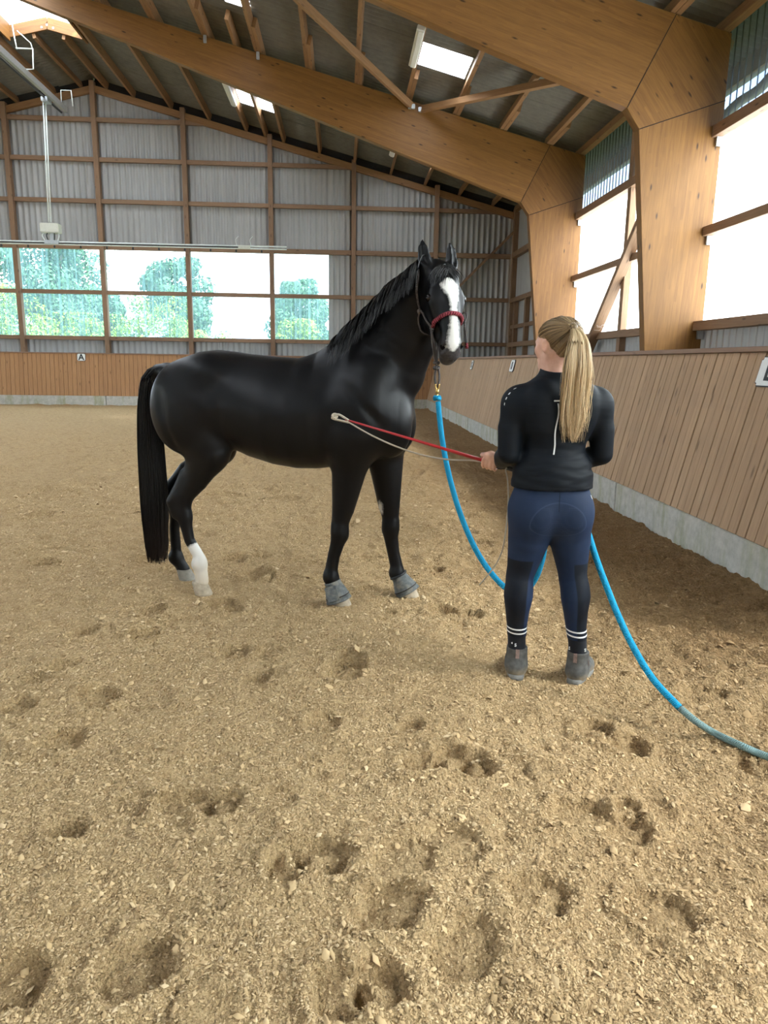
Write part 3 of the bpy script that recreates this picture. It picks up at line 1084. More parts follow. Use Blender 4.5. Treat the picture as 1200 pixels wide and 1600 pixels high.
child(tube('hanger', [(-7.83, 22.6, 8.50), (-7.84, 22.65, 8.84), (-7.56, 22.65, 8.84), (-7.54, 22.65, 8.44)], 0.013, MAT['white_metal'], None, 6), rail)
sb = empty('irrigation_boom', (-7.95, 21.8, 8.35), 'pale irrigation boom on a pole with a control box, above the far windows', 'sprinkler')
child(box('trolley', (-7.95, 21.8, 8.30), (0.18, 0.30, 0.12), MAT['steel'], None, 0.01), sb)
for dx_ in (-0.03, 0.03):
    child(tube('pole', [(-8.0 + dx_, 21.8, 8.28), (-8.1 + dx_, 21.8, 5.2)], 0.02, MAT['white_metal'], None, 8), sb)
bxo = child(box('control_box', (-8.08, 21.8, 5.03), (0.50, 0.30, 0.25), MAT['box_grey'], None, 0.02), sb)
child(box('manifold', (-8.07, 21.8, 4.66), (0.38, 0.16, 0.11), MAT['steel'], None, 0.01), sb)
child(box('stem', (-8.07, 21.8, 4.8), (0.08, 0.06, 0.22), MAT['steel'], None, 0.006), sb)
for q in (-.2, -.1, .08, .18):
    child(tube('hose', [(-8.07 + q, 21.78, 4.92), (-8.07 + q * 1.2, 21.74, 4.83), (-8.07 + q * .9, 21.76, 4.70)], 0.016, MAT['black_plastic' if abs(q) < .15 else 'white_metal'], None, 6, 5), sb)
child(tube('arm', [(-15.0, 21.8, 4.665), (-1.55, 21.8, 4.69)], 0.022, MAT['white_metal'], None, 8), sb)
child(tube('arm', [(-15.0, 21.8, 4.60), (-1.55, 21.8, 4.62)], 0.018, MAT['white_metal'], None, 8), sb)
child(tube('water_pipe', [(-15.0, 21.76, 4.63), (-2.6, 21.76, 4.65)], 0.016, MAT['black_plastic'], None, 8), sb)
child(box('clamp', (-2.75, 21.78, 4.65), (0.34, 0.07, 0.10), MAT['box_grey'], None, 0.008), sb)
for q in (-2.95, -2.55):
    child(tube('nozzle_hose', [(q, 21.78, 4.68), (q - .03, 21.78, 4.85), (q + .05, 21.78, 4.95)], 0.009, MAT['white_metal'], None, 6, 4), sb)
nm_ = tube_mesh('nozzle', [(0, 0, 0), (0, 0, -0.05), (0, 0, -0.075)], [0.018, 0.03, 0.012], 8)
nm_.materials.append(MAT['black_plastic'])
for q in np.arange(-14.5, -1.6, 0.72):
    o = bpy.data.objects.new('nozzle', nm_)
    COL.objects.link(o)
    o.location = (q, 21.8, 4.59)
    child(o, sb)

# ================================================================== OUTSIDE
t = NT('meadow_grass')
n = t.noise(t.tc('Object'), 0.8, 5, 0.6)
t.bsdf(t.ramp(n, [(0.3, (0.10, 0.13, 0.05)), (0.7, (0.18, 0.21, 0.09))]), 0.9, spec=0.1)
gv, gf = [], []
for a in (-90, -22, 6.5, 70):
    for bb in (-40, -14.3, 26.2, 120):
        gv.append((a, bb, -0.12))
gf = [[0, 4, 5, 1], [1, 5, 6, 2], [2, 6, 7, 3], [8, 12, 13, 9], [9, 13, 14, 10], [10, 14, 15, 11], [4, 8, 9, 5], [6, 10, 11, 7]]
tag(link('ground', np_mesh('ground', gv, np.array(gf)), t.m), kind='structure')


def mat_leaf(name, a, bcol):
    t = NT(name)
    c = t.ramp(t.attr('tone'), [(0, a), (1, bcol)])
    t.bsdf(c, 0.7, spec=0.2)
    return t.m


LEAFM = [mat_leaf('leaves_blue_green', (0.030, 0.075, 0.045), (0.065, 0.135, 0.07)), mat_leaf('leaves_bright', (0.085, 0.150, 0.020), (0.17, 0.26, 0.035))]
MAT['bark'] = mat_plain('bark', (0.10, 0.075, 0.05), 0.9, 0, 0.3, 12)


def tree(name, x, y, h, wd, seed, lm, label, cat, n=5200, trunk=True, leaf=0.125, base=0.25):
    r = np.random.default_rng(seed)
    e = empty(name, (x, y, -0.12), label, cat)
    nb = 26
    bz = r.uniform(base, 0.95, nb)
    prof = np.sqrt(np.clip(1 - ((bz - 0.48) / 0.56) ** 2, 0.05, 1))
    bx = r.uniform(-1, 1, nb) * wd * 0.40 * prof
    by = r.uniform(-1, 1, nb) * wd * 0.36 * prof
    br = wd * r.uniform(0.11, 0.20, nb)
    k = r.integers(0, nb, n)
    d = r.normal(size=(n, 3))
    d /= np.linalg.norm(d, axis=1)[:, None]
    P = np.c_[bx[k], by[k], bz[k] * h] + d * (br[k] * r.uniform(0.65, 1.05, n))[:, None]
    P[:, 2] = np.clip(P[:, 2], 0.1, h)
    nn = d + r.normal(0, 0.5, (n, 3))
    nn /= np.linalg.norm(nn, axis=1)[:, None]
    a = np.cross(nn, r.normal(size=(n, 3)))
    a /= np.linalg.norm(a, axis=1)[:, None]
    b2 = np.cross(nn, a)
    s = (leaf * r.uniform(0.6, 1.4, n))[:, None]
    V = np.stack([P - a * s, P + b2 * s * .55, P + a * s, P - b2 * s * .55], 1).reshape(-1, 3)
    F = np.arange(n * 4).reshape(-1, 4)
    me = np_mesh('foliage', V, F)
    set_attr(me, 'tone', np.repeat(np.clip(np.repeat(r.uniform(.25, .75, nb), 1)[k] + r.normal(0, .10, n), 0, 1), 4))
    link('foliage', me, LEAFM[lm], e)
    if trunk:
        link('trunk', tube_mesh('trunk', catmull([(0, 0, 0), (.1, 0, h * .3), (-.1, .1, h * .55), (0, 0, h * .8)], 4), np.linspace(wd * .035, wd * .012, 13), 8), MAT['bark'], e)
        for q in range(5):
            b0 = Vector((0, 0, h * (.3 + .08 * q)))
            b1 = Vector((bx[q] * .8, by[q] * .8, max(bz[q] * h, h * .5)))
            link('branch', tube_mesh('branch', [b0, b0.lerp(b1, .5) + Vector((0, 0, -.1)), b1], [wd * .02, wd * .014, wd * .006], 6), MAT['bark'], e)
    return e


tree('tree', -17.3, 46, 9.2, 7.6, 1, 0, 'tallest round tree seen through the second far window from the left', 'tree', 22000)
tree('tree', -9.9, 46, 7.6, 5.0, 2, 0, 'tree seen at the right end of the third far window from the left', 'tree', 16000)
tree('tree', -2.4, 46, 6.4, 4.4, 3, 0, 'lone tree seen through the rightmost far window', 'tree', 13000)
tree('tree', -23.5, 48, 6.2, 4.0, 4, 0, 'tree seen through the leftmost far window', 'tree', 13000)
tree('tree', -15.9, 52, 6.0, 2.8, 5, 0, 'small tree seen just right of the post in the third far window', 'tree', 8000)
for q, (x, w_, h_, lab) in enumerate(((-22.6, 4.0, 3.4, 'bright green shrub below the leftmost far window'), (-17.5, 5.5, 4.4, 'wide bright green shrub in front of the tallest tree'), (-13.6, 4.6, 3.2, 'bright green shrub left of centre outside the third far window'),
                                      (-10.0, 4.8, 4.2, 'tall bright green shrub outside between third and fourth far windows'), (-7.0, 3.6, 2.6, 'low bright green shrub outside the fourth far window'), (-4.9, 3.0, 2.2, 'lowest shrub outside, left of the lone tree'), (-2.4, 3.4, 3.1, 'bright green shrub at the foot of the lone tree'))):
    tree('shrub', x * (34 + 3.5 * (q % 2)) / 40, 34 + 3.5 * (q % 2), h_ * 1.12, w_ * .92, 20 + q, 1, lab, 'shrub', 7000, False, 0.075, 0.1)
# ================================================================== SMOOTH BODIES: distance field -> surface
def nrm_(v):
    v = np.asarray(v, float)
    return v / np.linalg.norm(v)


class Field:
    """distance field on a grid; blended shapes are added one by one"""

    def __init__(s, lo, hi, h):
        s.lo, s.h = np.array(lo, float), h
        s.n = np.ceil((np.array(hi) - s.lo) / h).astype(int) + 1
        s.F = np.full(s.n, 0.5, np.float32)
        s.ax = [(s.lo[k] + h * np.arange(s.n[k])).astype(np.float32) for k in range(3)]

    def region(s, lo, hi):
        a = np.clip(np.floor((np.array(lo) - s.lo) / s.h).astype(int), 0, s.n)
        b = np.clip(np.ceil((np.array(hi) - s.lo) / s.h).astype(int) + 1, 0, s.n)
        sl = tuple(slice(i, j) for i, j in zip(a, b))
        return sl, (s.ax[0][sl[0]][:, None, None], s.ax[1][sl[1]][None, :, None], s.ax[2][sl[2]][None, None, :])

    def put(s, fn, lo, hi, k, op='add'):
        m = k + 0.03
        sl, P = s.region(np.array(lo) - m, np.array(hi) + m)
        if any(q.stop <= q.start for q in sl):
            return
        d = fn(*P).astype(np.float32)
        A = s.F[sl]
        if op == 'add':
            hh = np.maximum(k - np.abs(A - d), 0) / k
            s.F[sl] = np.minimum(A, d) - hh * hh * k * 0.25
        else:
            d = -d
            hh = np.maximum(k - np.abs(A - d), 0) / k
            s.F[sl] = np.maximum(A, d) + hh * hh * k * 0.25

    def chain(s, pts, rad, k=0.03, sc=(1, 1, 1), op='add'):
        """a limb: tapered rods joined end to end; sc squeezes the section along an axis"""
        pts, rad, sc = np.array(pts, float), np.array(rad, float), np.array(sc, float)
        R = rad.max() * sc

        def fn(x, y, z):
            best = None
            for a, b, ra, rb in zip(pts[:-1], pts[1:], rad[:-1], rad[1:]):
                a_, ab = a / sc, (b - a) / sc
                px, py, pz = x / sc[0] - a_[0], y / sc[1] - a_[1], z / sc[2] - a_[2]
                t_ = np.clip((px * ab[0] + py * ab[1] + pz * ab[2]) / (ab @ ab + 1e-12), 0, 1)
                t_ = t_.astype(np.float32)
                dd = np.sqrt((px - t_ * ab[0]) ** 2 + (py - t_ * ab[1]) ** 2 + (pz - t_ * ab[2]) ** 2) - (ra + (rb - ra) * t_)
                best = dd if best is None else np.minimum(best, dd)
            return best * sc.min()
        s.put(fn, pts.min(0) - R, pts.max(0) + R, k, op)

    def blob(s, c, r, k=0.03, axes=None, op='add'):
        """ellipsoid; axes = rows of its own directions"""
        c, r = np.array(c, float), np.array(r, float)
        A = np.eye(3) if axes is None else np.array([nrm_(a) for a in axes])
        ext = np.sqrt(((A * r[:, None]) ** 2).sum(0))

        def fn(x, y, z):
            x, y, z = x - c[0], y - c[1], z - c[2]
            q = [(A[i][0] * x + A[i][1] * y + A[i][2] * z) for i in range(3)]
            k0 = np.sqrt(sum((q[i] / r[i]) ** 2 for i in range(3)))
            k1 = np.sqrt(sum((q[i] / r[i] ** 2) ** 2 for i in range(3))) + 1e-9
            return k0 * (k0 - 1) / k1
        s.put(fn, c - ext, c + ext, k, op)

    def cut(s, fn):
        _, P = s.region(s.lo, s.lo + s.h * s.n)
        s.F = np.maximum(s.F, fn(*P).astype(np.float32))

    def mesh(s, name):
        F = s.F
        n = np.array(F.shape)
        I = F < 0
        c = np.zeros(n - 1, np.uint8)
        for dx in (0, 1):
            for dy in (0, 1):
                for dz_ in (0, 1):
                    c += I[dx:n[0] - 1 + dx, dy:n[1] - 1 + dy, dz_:n[2] - 1 + dz_]
        act = (c > 0) & (c < 8)
        idx = np.full(act.shape, -1, np.int32)
        cells = np.argwhere(act)
        idx[act] = np.arange(len(cells))
        acc = np.zeros((len(cells), 3))
        cnt = np.zeros(len(cells))
        cor = [np.array(q) for q in ((0, 0, 0), (1, 0, 0), (0, 1, 0), (1, 1, 0), (0, 0, 1), (1, 0, 1), (0, 1, 1), (1, 1, 1))]
        vals = [F[tuple((cells + q).T)] for q in cor]
        for a, b in ((0, 1), (2, 3), (4, 5), (6, 7), (0, 2), (1, 3), (4, 6), (5, 7), (0, 4), (1, 5), (2, 6), (3, 7)):
            fa, fb = vals[a], vals[b]
            m = (fa < 0) != (fb < 0)
            tt = np.where(m, fa / np.where(m, fa - fb, 1), 0)
            acc += np.where(m[:, None], cor[a] + tt[:, None] * (cor[b] - cor[a]), 0)
            cnt += m
        V = s.lo + s.h * (cells + acc / cnt[:, None])
        Q = []
        for ax in range(3):
            o1, o2 = [q for q in range(3) if q != ax]
            A = I.take(range(0, n[ax] - 1), ax)
            B = I.take(range(1, n[ax]), ax)
            e = np.argwhere(A != B)
            ok = (e[:, o1] > 0) & (e[:, o2] > 0) & (e[:, o1] < n[o1] - 1) & (e[:, o2] < n[o2] - 1)
            e = e[ok]
            ins = A[tuple(e.T)]
            d1, d2 = np.zeros(3, int), np.zeros(3, int)
            d1[o1], d2[o2] = 1, 1
            q = np.stack([idx[tuple((e - d1 - d2).T)], idx[tuple((e - d2).T)], idx[tuple(e.T)], idx[tuple((e - d1).T)]], 1)
            if ax == 1:
                q = q[:, ::-1]
            q = np.where(ins[:, None], q, q[:, ::-1])
            Q.append(q)
        return V, np.concatenate(Q)


def strands_mesh(name, P, R, seg=3):
    """P (n,m,3) centre lines, R (n,m) radii -> one mesh of thin hairs"""
    P = np.asarray(P, float)
    n, m, _ = P.shape
    T = np.gradient(P, axis=1)
    T /= np.linalg.norm(T, axis=2)[..., None] + 1e-9
    ref = np.where(np.abs(T[..., 2:3]) < 0.9, np.array([0, 0, 1.0]), np.array([1.0, 0, 0]))
    A = np.cross(T, ref)
    A /= np.linalg.norm(A, axis=2)[..., None] + 1e-9
    B = np.cross(T, A)
    V = np.stack([P + R[..., None] * (math.cos(2 * math.pi * k / seg) * A + math.sin(2 * math.pi * k / seg) * B) for k in range(seg)], 2)
    base = np.arange(n)[:, None, None, None] * m * seg
    i = np.arange(m - 1)[None, :, None, None]
    k = np.arange(seg)[None, None, :, None]
    kk = (k + 1) % seg
    F = np.concatenate([base + i * seg + k, base + i * seg + kk, base + (i + 1) * seg + kk, base + (i + 1) * seg + k], 3).reshape(-1, 4)
    me = np_mesh(name, V.reshape(-1, 3), F, None, True)
    return me


def bvh_of(V, F):
    return BVHTree.FromPolygons([tuple(v) for v in V], [tuple(int(q) for q in f) for f in F])


def snap(bvh, p, off):
    loc, nr, _, _ = bvh.find_nearest(Vector(p))
    return loc + nr * off


def outside(bvh, p, off):
    """keep a point at least off above the surface"""
    loc, nr, _, _ = bvh.find_nearest(Vector(p))
    d = (Vector(p) - loc).dot(nr)
    return Vector(p) if d > off else loc + nr * off


# ================================================================== THE HORSE (own frame: x forward, y to its left, z up)
HO = Vector((-0.40, 4.58, 0))
HA = -math.atan2(0.2447, 0.9696)
HM = Matrix.Translation(HO) @ Matrix.Rotation(HA, 4, 'Z')
HMI = HM.inverted()
HF = Field((-0.95, -0.62, -0.06), (1.16, 0.42, 2.30), 0.0085)

# trunk: height and width along the body
_st = np.array([
    # x     top    bottom  halfwidth
    (-0.79, 1.33, 1.19, 0.04),
    (-0.755, 1.405, 1.06, 0.12),
    (-0.70, 1.462, 1.00, 0.185),
    (-0.60, 1.515, 0.95, 0.245),
    (-0.48, 1.552, 0.935, 0.275),
    (-0.37, 1.563, 0.945, 0.282),
    (-0.27, 1.555, 0.950, 0.280),
    (-0.16, 1.540, 0.905, 0.292),
    (0.00, 1.527, 0.862, 0.312),
    (0.15, 1.520, 0.843, 0.312),
    (0.28, 1.548, 0.846, 0.290),
    (0.40, 1.610, 0.862, 0.255),
    (0.50, 1.640, 0.885, 0.235),
    (0.60, 1.60, 0.905, 0.225),
    (0.70, 1.49, 0.93, 0.205),
    (0.76, 1.38, 0.98, 0.165),
    (0.79, 1.34, 1.02, 0.12),
    (0.80, 1.30, 1.06, 0.09)])


def trunk(x, y, z):
    xx = x.ravel()
    top, bot, hw = (np.interp(xx, _st[:, 0], _st[:, k])[:, None, None] for k in (1, 2, 3))
    zc, hh = (top + bot) / 2 - 0.02, (top - bot) / 2
    zc = np.where(True, (top + bot) / 2, zc)
    u = (z - zc) / hh
    taper = 1 - 0.32 * np.clip(u, 0, 1) ** 1.3 * np.interp(xx, [-.6, -.2, .2, .45], [.5, .4, .8, 1.5])[:, None, None]
    w_ = hw * taper
    q = (np.abs(y / w_) ** 2.25 + np.abs(u) ** 2.25) ** (1 / 2.25)
    end = np.maximum(np.maximum(_st[0, 0] - xx, xx - _st[-1, 0]), 0)[:, None, None]
    return (q - 1) * np.minimum(hh, hw) * 0.9 + end


HF.put(trunk, (-0.80, -0.33, 0.84), (0.90, 0.33, 1.68), 0.02)
for s in (1, -1):
    # haunch, thigh, shoulder, pectoral
    HF.blob((-0.535, s * 0.165, 1.21), (0.225, 0.125, 0.29), 0.045)
    HF.blob((-0.40, s * 0.150, 1.43), (0.13, 0.10, 0.09), 0.09)
    HF.blob((0.58, s * 0.135, 1.22), (0.165, 0.108, 0.31), 0.11, [(1, 0, -.35), (0, 1, 0), (.35, 0, 1)])
    HF.blob((0.745, s * 0.085, 1.13), (0.125, 0.105, 0.19), 0.06)
    HF.blob((0.50, s * 0.175, 1.07), (0.135, 0.085, 0.16), 0.035, [(1, 0, -.5), (0, 1, 0), (.5, 0, 1)])


for s in (1, -1):
    HF.blob((-0.305, s * 0.335, 1.36), (0.10, 0.05, 0.12), 0.06, op='sub')                                   # flank hollow
    HF.chain([(-0.275, s * 0.315, 1.18), (-0.30, s * 0.300, 1.06), (-0.335, s * 0.27, 0.99)], [.018, .022, .018], 0.045, op='sub')     # fold before the thigh
    HF.chain([(0.345, s * 0.335, 1.18), (0.36, s * 0.315, 1.05), (0.37, s * 0.285, 0.95)], [.016, .022, .018], 0.045, op='sub')         # behind the elbow
    HF.chain([(0.47, s * 0.255, 1.40), (0.60, s * 0.275, 1.26), (0.72, s * 0.25, 1.14)], [.007, .007, .007], 0.05, op='sub')             # shoulder groove
    HF.chain([(-0.66, s * 0.285, 1.30), (-0.62, s * 0.290, 1.12), (-0.58, s * 0.25, 0.98)], [.010, .012, .010], 0.05, op='sub')          # ham groove
HF.chain([(0.90, 0, 1.30), (0.89, 0, 1.12), (0.84, 0, 0.98)], [.020, .030, .022], 0.05, op='sub')


def leg_hind(s, hip, stifle, gask, hock, cann, fet, past):
    yy = s
    HF.chain([(hip[0], yy * 1.05, hip[1]), (stifle[0] - .03, yy * 1.12, stifle[1] + .08), (stifle[0], yy * 1.08, stifle[1])], [0.175, 0.140, 0.112], 0.04, (1, .74, 1))
    HF.chain([(stifle[0], yy * 1.05, stifle[1]), (gask[0], yy, gask[1]), (hock[0] + .02, yy, hock[1] + .07)], [0.128, 0.088, 0.060], 0.05, (1, .72, 1))
    # hock: a wedge with the heel point behind
    HF.chain([(hock[0] - .005, yy, hock[1] + .055), (hock[0], yy, hock[1]), (hock[0] + .02, yy, hock[1] - .06)], [0.056, 0.062, 0.047], 0.03, (1, .66, 1))
    HF.chain([(hock[0] - .065, yy, hock[1] + .03), (hock[0] - .045, yy, hock[1] - .06)], [0.027, 0.024], 0.03)
    HF.chain([(gask[0] - .07, yy, gask[1] + .02), (hock[0] - .066, yy, hock[1] + .03)], [0.030, 0.022], 0.04)
    HF.chain([(hock[0] + .012, yy, hock[1] - .05), (cann[0], yy, cann[1]), (fet[0], yy, fet[1] + .04)], [0.044, 0.035, 0.037], 0.03, (1, .78, 1))
    HF.blob((fet[0] - .006, yy, fet[1]), (0.053, 0.043, 0.052), 0.02)
    HF.chain([(fet[0], yy, fet[1]), (past[0], yy, past[1])], [0.041, 0.044], 0.02, (1, .9, 1))


def leg_fore(s, top, elb, mid, knee, cann, fet, past):
    yy = s
    HF.chain([(top[0], yy * 1.12, top[1]), (elb[0], yy * 1.05, elb[1]), (mid[0], yy, mid[1]), (knee[0], yy, knee[1] + .05)], [0.135, 0.108, 0.070, 0.053], 0.05, (1, .80, 1))
    HF.blob((knee[0], yy, knee[1]), (0.056, 0.050, 0.070), 0.025)
    HF.chain([(knee[0], yy, knee[1] - .03), (cann[0], yy, cann[1]), (fet[0], yy, fet[1] + .04)], [0.045, 0.036, 0.038], 0.03, (1, .82, 1))
    HF.chain([(knee[0] - .025, yy, knee[1] - .04), (fet[0] - .022, yy, fet[1] + .03)], [0.022, 0.020], 0.02)
    HF.blob((fet[0] - .006, yy, fet[1]), (0.050, 0.043, 0.054), 0.02)
    HF.chain([(fet[0], yy, fet[1]), (past[0], yy, past[1])], [0.041, 0.044], 0.02, (1, .9, 1))


leg_hind(-0.140, (-0.52, 1.12), (-0.395, 0.94), (-0.500, 0.765), (-0.600, 0.580), (-0.555, 0.36), (-0.488, 0.205), (-0.480, 0.095))
leg_hind(0.140, (-0.54, 1.12), (-0.475, 0.94), (-0.64, 0.765), (-0.790, 0.575), (-0.800, 0.36), (-0.795, 0.155), (-0.745, 0.07))
leg_fore(-0.130, (0.55, 1.06), (0.500, 0.87), (0.462, 0.62), (0.441, 0.475), (0.404, 0.31), (0.388, 0.175), (0.425, 0.09))
leg_fore(0.135, (0.66, 1.04), (0.675, 0.85), (0.700, 0.60), (0.712, 0.465), (0.738, 0.29), (0.762, 0.150), (0.825, 0.075))

# neck
NK = [((0.545, 0, 1.34), 0.300), ((0.665, -0.005, 1.48), 0.272), ((0.78, -0.03, 1.655), 0.225), ((0.875, -0.075, 1.82), 0.178), ((0.950, -0.13, 1.93), 0.130), ((0.99, -0.158, 1.965), 0.105)]
HF.chain([p for p, r in NK], [r for p, r in NK], 0.07, (1, .52, 1))

# head frame: a down the face, n out of the forehead, s to its right side
YH = math.radians(-58.5)
TI = math.radians(17)
HP = np.array([1.030, -0.180, 1.985])
KA, KN, KS = .785, .92, 1.04            # length, depth and width of the head
hd = np.array([math.cos(YH), math.sin(YH), 0])
HAx = hd * math.sin(TI) + np.array([0, 0, -math.cos(TI)])
HNx = hd * math.cos(TI) + np.array([0, 0, math.sin(TI)])
HSx = np.cross(hd, [0, 0, 1.0])


def hp(a, n, s):
    return HP + HAx * a * KA + HNx * n * KN + HSx * s * KS


HAXES = [HAx, HNx, HSx]
HF.blob(hp(.11, -.015, 0), (0.1247, 0.0874, 0.0941), .05, HAXES)
HF.chain([hp(.06, .0, 0), hp(.24, .045, 0), hp(.40, .048, 0), hp(.52, .042, 0)], [0.0690, 0.0644, 0.0552, 0.0497], .04)
for s in (1, -1):
    HF.blob(hp(.235, -.085, s * .043), (0.1333, 0.1058, 0.0422), .04, HAXES)
    HF.chain([hp(.155, .035, s * .072), hp(.23, .030, s * .078), hp(.33, .015, s * .058)], [0.0239, 0.0248, 0.0166], .03)
    HF.blob(hp(.19, .028, s * .088), (0.0241, 0.0221, 0.0163), .02, HAXES)
HF.chain([hp(.30, -.10, 0), hp(.42, -.065, 0), hp(.53, -.045, 0)], [0.0552, 0.0423, 0.0350], .05)
HF.blob(hp(.55, .012, 0), (0.0731, 0.0570, 0.0586), .03, HAXES)
HF.blob(hp(.60, -.035, 0), (0.0361, 0.0386, 0.0442), .025, HAXES)
for s in (1, -1):
    HF.chain([hp(.525, .048, s * .040), hp(.57, .030, s * .050), hp(.585, .012, s * .044)], [0.0156, 0.0166, 0.0129], .015)
    HF.chain([hp(.548, .060, s * .046), hp(.575, .030, s * .064)], [0.0110, 0.0130], .008, op='sub')
HF.chain([hp(.618, .03, -.05), hp(.618, .0, -.055), hp(.60, -.03, -.052)], [0.0037, 0.0037, 0.0037], .006, op='sub')
HF.chain([hp(.622, .035, -.04), hp(.628, .022, 0), hp(.622, .035, .04)], [0.0037, 0.0037, 0.0037], .006, op='sub')
# ears
for s, tw in ((1, .55), (-1, .40)):
    b0 = hp(-.02, -.02, s * .062)
    tip = hp(-.250, -.01, s * (.088 if s > 0 else .075))
    e1 = b0 + (tip - b0) * .35 + HSx * s * .012
    e2 = b0 + (tip - b0) * .72 + HSx * s * .008
    HF.chain([b0, e1, e2, tip], [0.0313, 0.0368, 0.0276, 0.0055], .02)
    fd = HNx * .8 + HSx * s * .45
    HF.chain([b0 + (tip - b0) * .22 + fd * .036, e1 + fd * .034, e2 + fd * .026, tip + fd * .006], [0.0129, 0.0239, 0.0184, 0.0037], .008, op='sub')
# sheath and dock
HF.chain([(-0.735, 0, 1.43), (-0.79, 0, 1.425), (-0.83, 0, 1.38)], [.05, .045, .04], .05)
HV, HQ = HF.mesh('body')
HB = bvh_of(HV, HQ)

horse = empty('horse', HO, 'black horse with white blaze and one white hind leg, head turned to the camera', 'horse')
horse.rotation_euler = (0, 0, HA)
me = np_mesh('body', HV, HQ, None, True)
rel = HV - HP
ca, cn, cs = rel @ HAx / KA, rel @ HNx / KN, rel @ HSx / KS
# blaze: signed distance in head coordinates (positive inside)
mid_ = np.interp(ca, [.05, .1, .2, .28, .35, .5, .58], [.004, -.004, -.014, -.006, -.002, .003, .010])
half = np.interp(ca, [.055, .075, .11, .15, .20, .26, .31, .38, .45, .52, .56, .585, .60], [-.02, .020, .050, .050, .035, .021, .017, .021, .026, .033, .025, .008, -.02])
bl = half - np.abs(cs - mid_)
bl = np.where((cn > -0.01) & (ca < .7) & (ca > -.05), bl, -0.05)
x_, y_, z_ = HV.T
sock = np.where((y_ < -0.05) & (x_ < -0.3) & (z_ < 0.6), 0.335 - z_ + 0.05 * (x_ + .53) / .05 * .5, -0.1)
spot = 0.020 - np.sqrt((x_ - .648) ** 2 + ((z_ - .585) * .5) ** 2 + (y_ - .09) ** 2 * .3)
set_attr(me, 'white', np.maximum(np.maximum(np.maximum(bl, sock), spot), -0.05))
set_attr(me, 'muzzle', np.clip((ca - .44) / .15, 0, 1) * (np.abs(cs) < .12) * (np.linalg.norm(rel, axis=1) < .75) * (cn > -.16))
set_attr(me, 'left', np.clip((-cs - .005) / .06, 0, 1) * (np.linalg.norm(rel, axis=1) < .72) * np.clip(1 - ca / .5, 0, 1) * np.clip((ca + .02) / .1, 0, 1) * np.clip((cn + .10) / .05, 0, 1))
t = NT('horse_coat')
o = t.tc('Object')
wn1 = t.noise(o, 55, 4, 0.65)
wh = t.math('ADD', t.attr('white'), t.math('MULTIPLY', t.math('SUBTRACT', wn1, 0.5), 0.030))
wh = t.ramp(t.math('MULTIPLY_ADD', wh, 60.0, 0.5), [(0.0, 0.0), (1.0, 1.0)])
big = t.noise(o, 3.0, 3, 0.5)
coat = t.ramp(big, [(0.3, (0.0028, 0.0029, 0.0038)), (0.7, (0.0060, 0.0056, 0.0060))])
muz = t.noise(o, 90, 3, 0.7)
coat = t.mix(t.math('MULTIPLY', t.attr('muzzle'), t.math('MULTIPLY', muz, 0.9)), coat, (0.095, 0.085, 0.085))
coat = t.mix(t.math('MULTIPLY', t.attr('left'), 0.35), coat, (0.055, 0.055, 0.065))  # bluish highlight on the left of the head, painted into the coat
sepz = t.n('ShaderNodeSeparateXYZ')
t.l(o, sepz.inputs[0])
dirt = t.ramp(sepz.outputs[2], [(0.04, 1.0), (0.30, 0.0)])
whc = t.mix(t.math('MULTIPLY', dirt, 0.7), (0.72, 0.70, 0.66), (0.55, 0.42, 0.26))
c = t.mix(wh, coat, whc)
hair = t.noise(t.mapping(o, (30, 90, 90)), 4.0, 2, 0.5)
p = t.bsdf(c, t.math('MULTIPLY_ADD', big, 0.16, 0.33), 0, t.bump(t.noise(o, 7, 3, 0.55), 0.12, 0.02, t.bump(hair, 0.10, 0.002)), 0.23, 0.0)
MAT['coat'] = t.m
body = link('body', me, t.m, horse)
MAT['hair'] = mat_plain('horse_hair', (0.0075, 0.007, 0.0075), 0.45, 0, 0.4, 60, 0, 0.5)
t = NT('tail_hair')
o = t.tc('Object')
sepz = t.n('ShaderNodeSeparateXYZ')
t.l(o, sepz.inputs[0])
t.bsdf(t.ramp(sepz.outputs[2], [(0.12, (0.018, 0.0105, 0.009)), (0.6, (0.0065, 0.006, 0.0065))]), 0.45, spec=0.4)
MAT['tail'] = t.m
MAT['eye'] = mat_plain('horse_eye', (0.006, 0.004, 0.004), 0.12, 0, 0.1, spec=0.3)
MAT['nostril'] = mat_plain('nostril_dark', (0.004, 0.003, 0.003), 0.9, 0, 0.1, spec=0.05)
MAT['hoof'] = mat_plain('hoof_horn', (0.40, 0.33, 0.24), 0.7, 0, 0.25, 30, 0.3)
MAT['hoof_dark'] = mat_plain('hoof_horn_grey', (0.27, 0.25, 0.21), 0.7, 0, 0.25, 30, 0.3)

